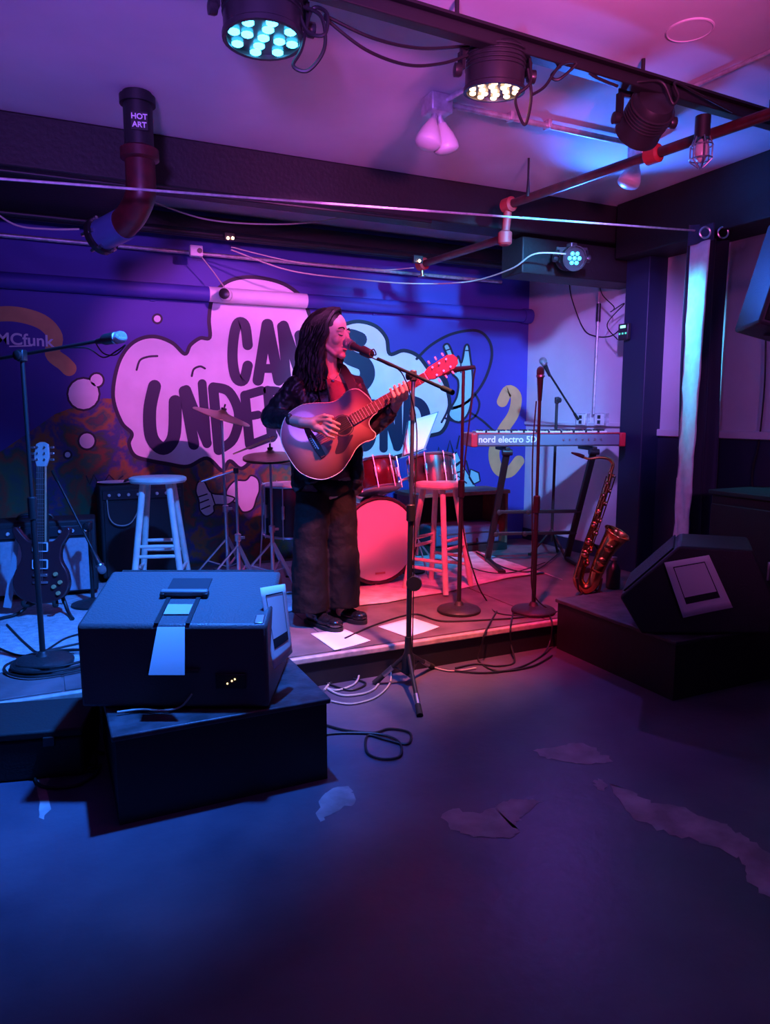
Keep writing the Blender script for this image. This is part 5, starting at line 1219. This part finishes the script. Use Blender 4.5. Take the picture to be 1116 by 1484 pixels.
for s in (-1, 1):
    for k in range(3):
        x = .70+.040*k; obj('tuning_peg', MB().bar(G(x, s*.043, -.012), G(x, s*.062, -.012), .017, .009), mat('pearl_peg', (.8, .78, .75), .3), ag, True, bevel=.003)
        obj('tuner_post', MB().cyl(G(x, s*.022, -.004), G(x, s*.022, .010), .0055, n=10), CHROME, ag, True)
mb = MB()
for k in range(6): y = -.0265+.0106*k; mb.tube([G(0, y, .014), G(.648, y*.62, .0085), G(.70+.02*abs(k-2.5), y*.7, .004)], .0008, 4)
obj('strings', mb, BRASS, ag, True)
for k in range(6): obj('bridge_pin', MB().ell(G(-.010, -.0265+.0106*k, .010), (.0028, .0028, .003), nu=8, nv=6), WHITE, br_, True)
stp = [H(475, 545, .10), H(492, 533, .03), H(501, 540, -.05), H(510, 560, -.092), H(519, 585, -.10), H(526, 604, -.135), H(520, 625, -.155)]
obj('strap', ribbon(spl(stp, 5), .045, nf, .004), mat('strap_black', (.012, .010, .012), .6), ag, True)

# ================================================================== FLOOR CABLES
def fc_(label, pts, z=.007, r=.005, m=CABLE): return cable(label, [PZ(p[0], p[1], p[2] if len(p) > 2 else z) for p in pts], r, m)
fc_('black cable loop on the floor beside the left riser', [(470, 1050), (500, 1058), (540, 1062), (565, 1056), (594, 1062), (590, 1078), (560, 1072), (533, 1066), (532, 1090), (555, 1100), (580, 1095), (578, 1075), (550, 1064), (500, 1062), (472, 1064)])
fc_('black cable ring on the blue floor by the equipment case', [(128, 1068), (140, 1105), (125, 1115), (138, 1118), (142, 1112), (120, 1105), (85, 1106), (56, 1116), (52, 1132), (70, 1141), (110, 1138), (138, 1122), (146, 1108)])
fc_('thick black cable along the floor at the left edge', [(-40, 1072), (20, 1080), (70, 1078), (120, 1084), (150, 1092)], r=.007)
fc_('pale cable looping on the floor below the stage edge', [(470, 1000), (490, 975), (505, 960, .06), (520, 970, .03), (515, 990), (490, 1000), (475, 998), (500, 1008), (540, 1000), (556, 975), (562, 955, .05), (566, 940, .12)], m=CABLEW)
fc_('second pale cable tangled by the riser corner and tripod', [(480, 1016), (510, 1020), (545, 1010), (565, 990), (570, 965), (600, 960), (650, 972), (690, 968)], m=CABLEW, r=.004)
fc_('third cable heaped on the floor under the nosing', [(478, 990), (500, 982), (530, 990), (510, 1000), (485, 994), (470, 985), (500, 968), (528, 962)], r=.0045)
def hangc(label, xs):
    cable(label, [PZ(xs[0][0], xs[0][1], ST+.008)]+[PY(x, y, 3.085) for x, y in xs[1:3]]+[PZ(x, y, .007) for x, y in xs[3:]], .0048)
hangc('cable draped over the stage edge near the heavy round base', [(720, 886), (704, 914), (697, 940), (694, 958), (720, 972), (770, 966), (800, 950)])
hangc('cable draped over the stage edge between the two round bases', [(745, 884), (740, 908), (741, 935), (745, 960), (720, 965), (690, 962), (660, 968)])
hangc('cable draped over the stage edge below the upright microphone', [(792, 884), (800, 902), (797, 930), (785, 950), (750, 968), (700, 975), (640, 970)])
fc_('black cable snaking over the deck between the sheets and the stool', [(500, 925), (545, 905), (600, 890), (640, 900), (710, 898), (760, 894), (800, 885)], ST+.010, .005)
fc_('thin cable curving over the rug towards the keyboard stand', [(690, 800), (730, 822), (770, 828), (800, 810), (815, 795)], ST+.022, .005)
fc_('thin cable across the rug behind the stool legs', [(640, 800), (690, 825), (740, 830), (790, 815)], ST+.022, .004)
fc_('black cable from amplifier curving past the guitar stand', [(10, 905), (40, 935), (60, 945), (95, 925), (130, 915)], ST+.019, .005)
fc_('black cable crossing the blue deck before the guitar stand', [(-20, 930), (30, 950), (80, 940), (125, 930)], ST+.019, .005)
rnd = random.Random(11)
for i, lab in enumerate(('outer loop of the cable heap around the round base by the left riser', 'middle loop of the cable heap around the round base by the left riser', 'inner loop of the cable heap around the round base by the left riser')):
    R_ = .20-.03*i; pts = [bA+Vector((.05+(R_+.02*rnd.random())*math.cos(a*.7+i), -.02+(R_*.8+.02*rnd.random())*math.sin(a*.7+i), .004+.010*i+.0)) for a in range(11)]
    for p in pts: p.y = max(p.y, 3.16)
    cable(lab, pts, .006)
cable('pale thin lead lying on the scuffed riser top', [PZ(*p, .312) for p in ((170, 1032), (205, 1028), (235, 1030))]+[PZ(262, 1024, .315), PZ(278, 1006, .36)], .0035, CABLEW)
# ------------------------------------------------------------------ groups of repeated things
GR = {'microphone_stand': 'microphone stands on and before the stage', 'microphone': 'microphones around the stage', 'cable': 'cables on the floor, deck, walls and overhead', 'stage_light': 'LED stage lights', 'bar_stool': 'wooden bar stools', 'paper_sheet': 'paper sheets', 'guitar_amplifier': 'guitar amplifiers at the back of the stage', 'cymbal_stand': 'cymbal stands of the drum kit', 'rack_tom': 'rack toms of the drum kit', 'riser_box': 'black riser boxes', 'floor_monitor': 'wedge floor monitors', 'conduit': 'conduits and pipes along ceiling and walls', 'flood_lamp': 'flood lamps on the ceiling', 'socket_box': 'socket boxes on the side wall', 'indicator_lamp': 'tiny indicator lamps', 'equipment_case': 'equipment cases', 'stage_curtain': 'stage curtains'}
for o in list(COL.objects):
    b_ = o.name.split('.')[0]
    if o.parent is None and b_ in GR and 'label' in o: o['group'] = GR[b_]
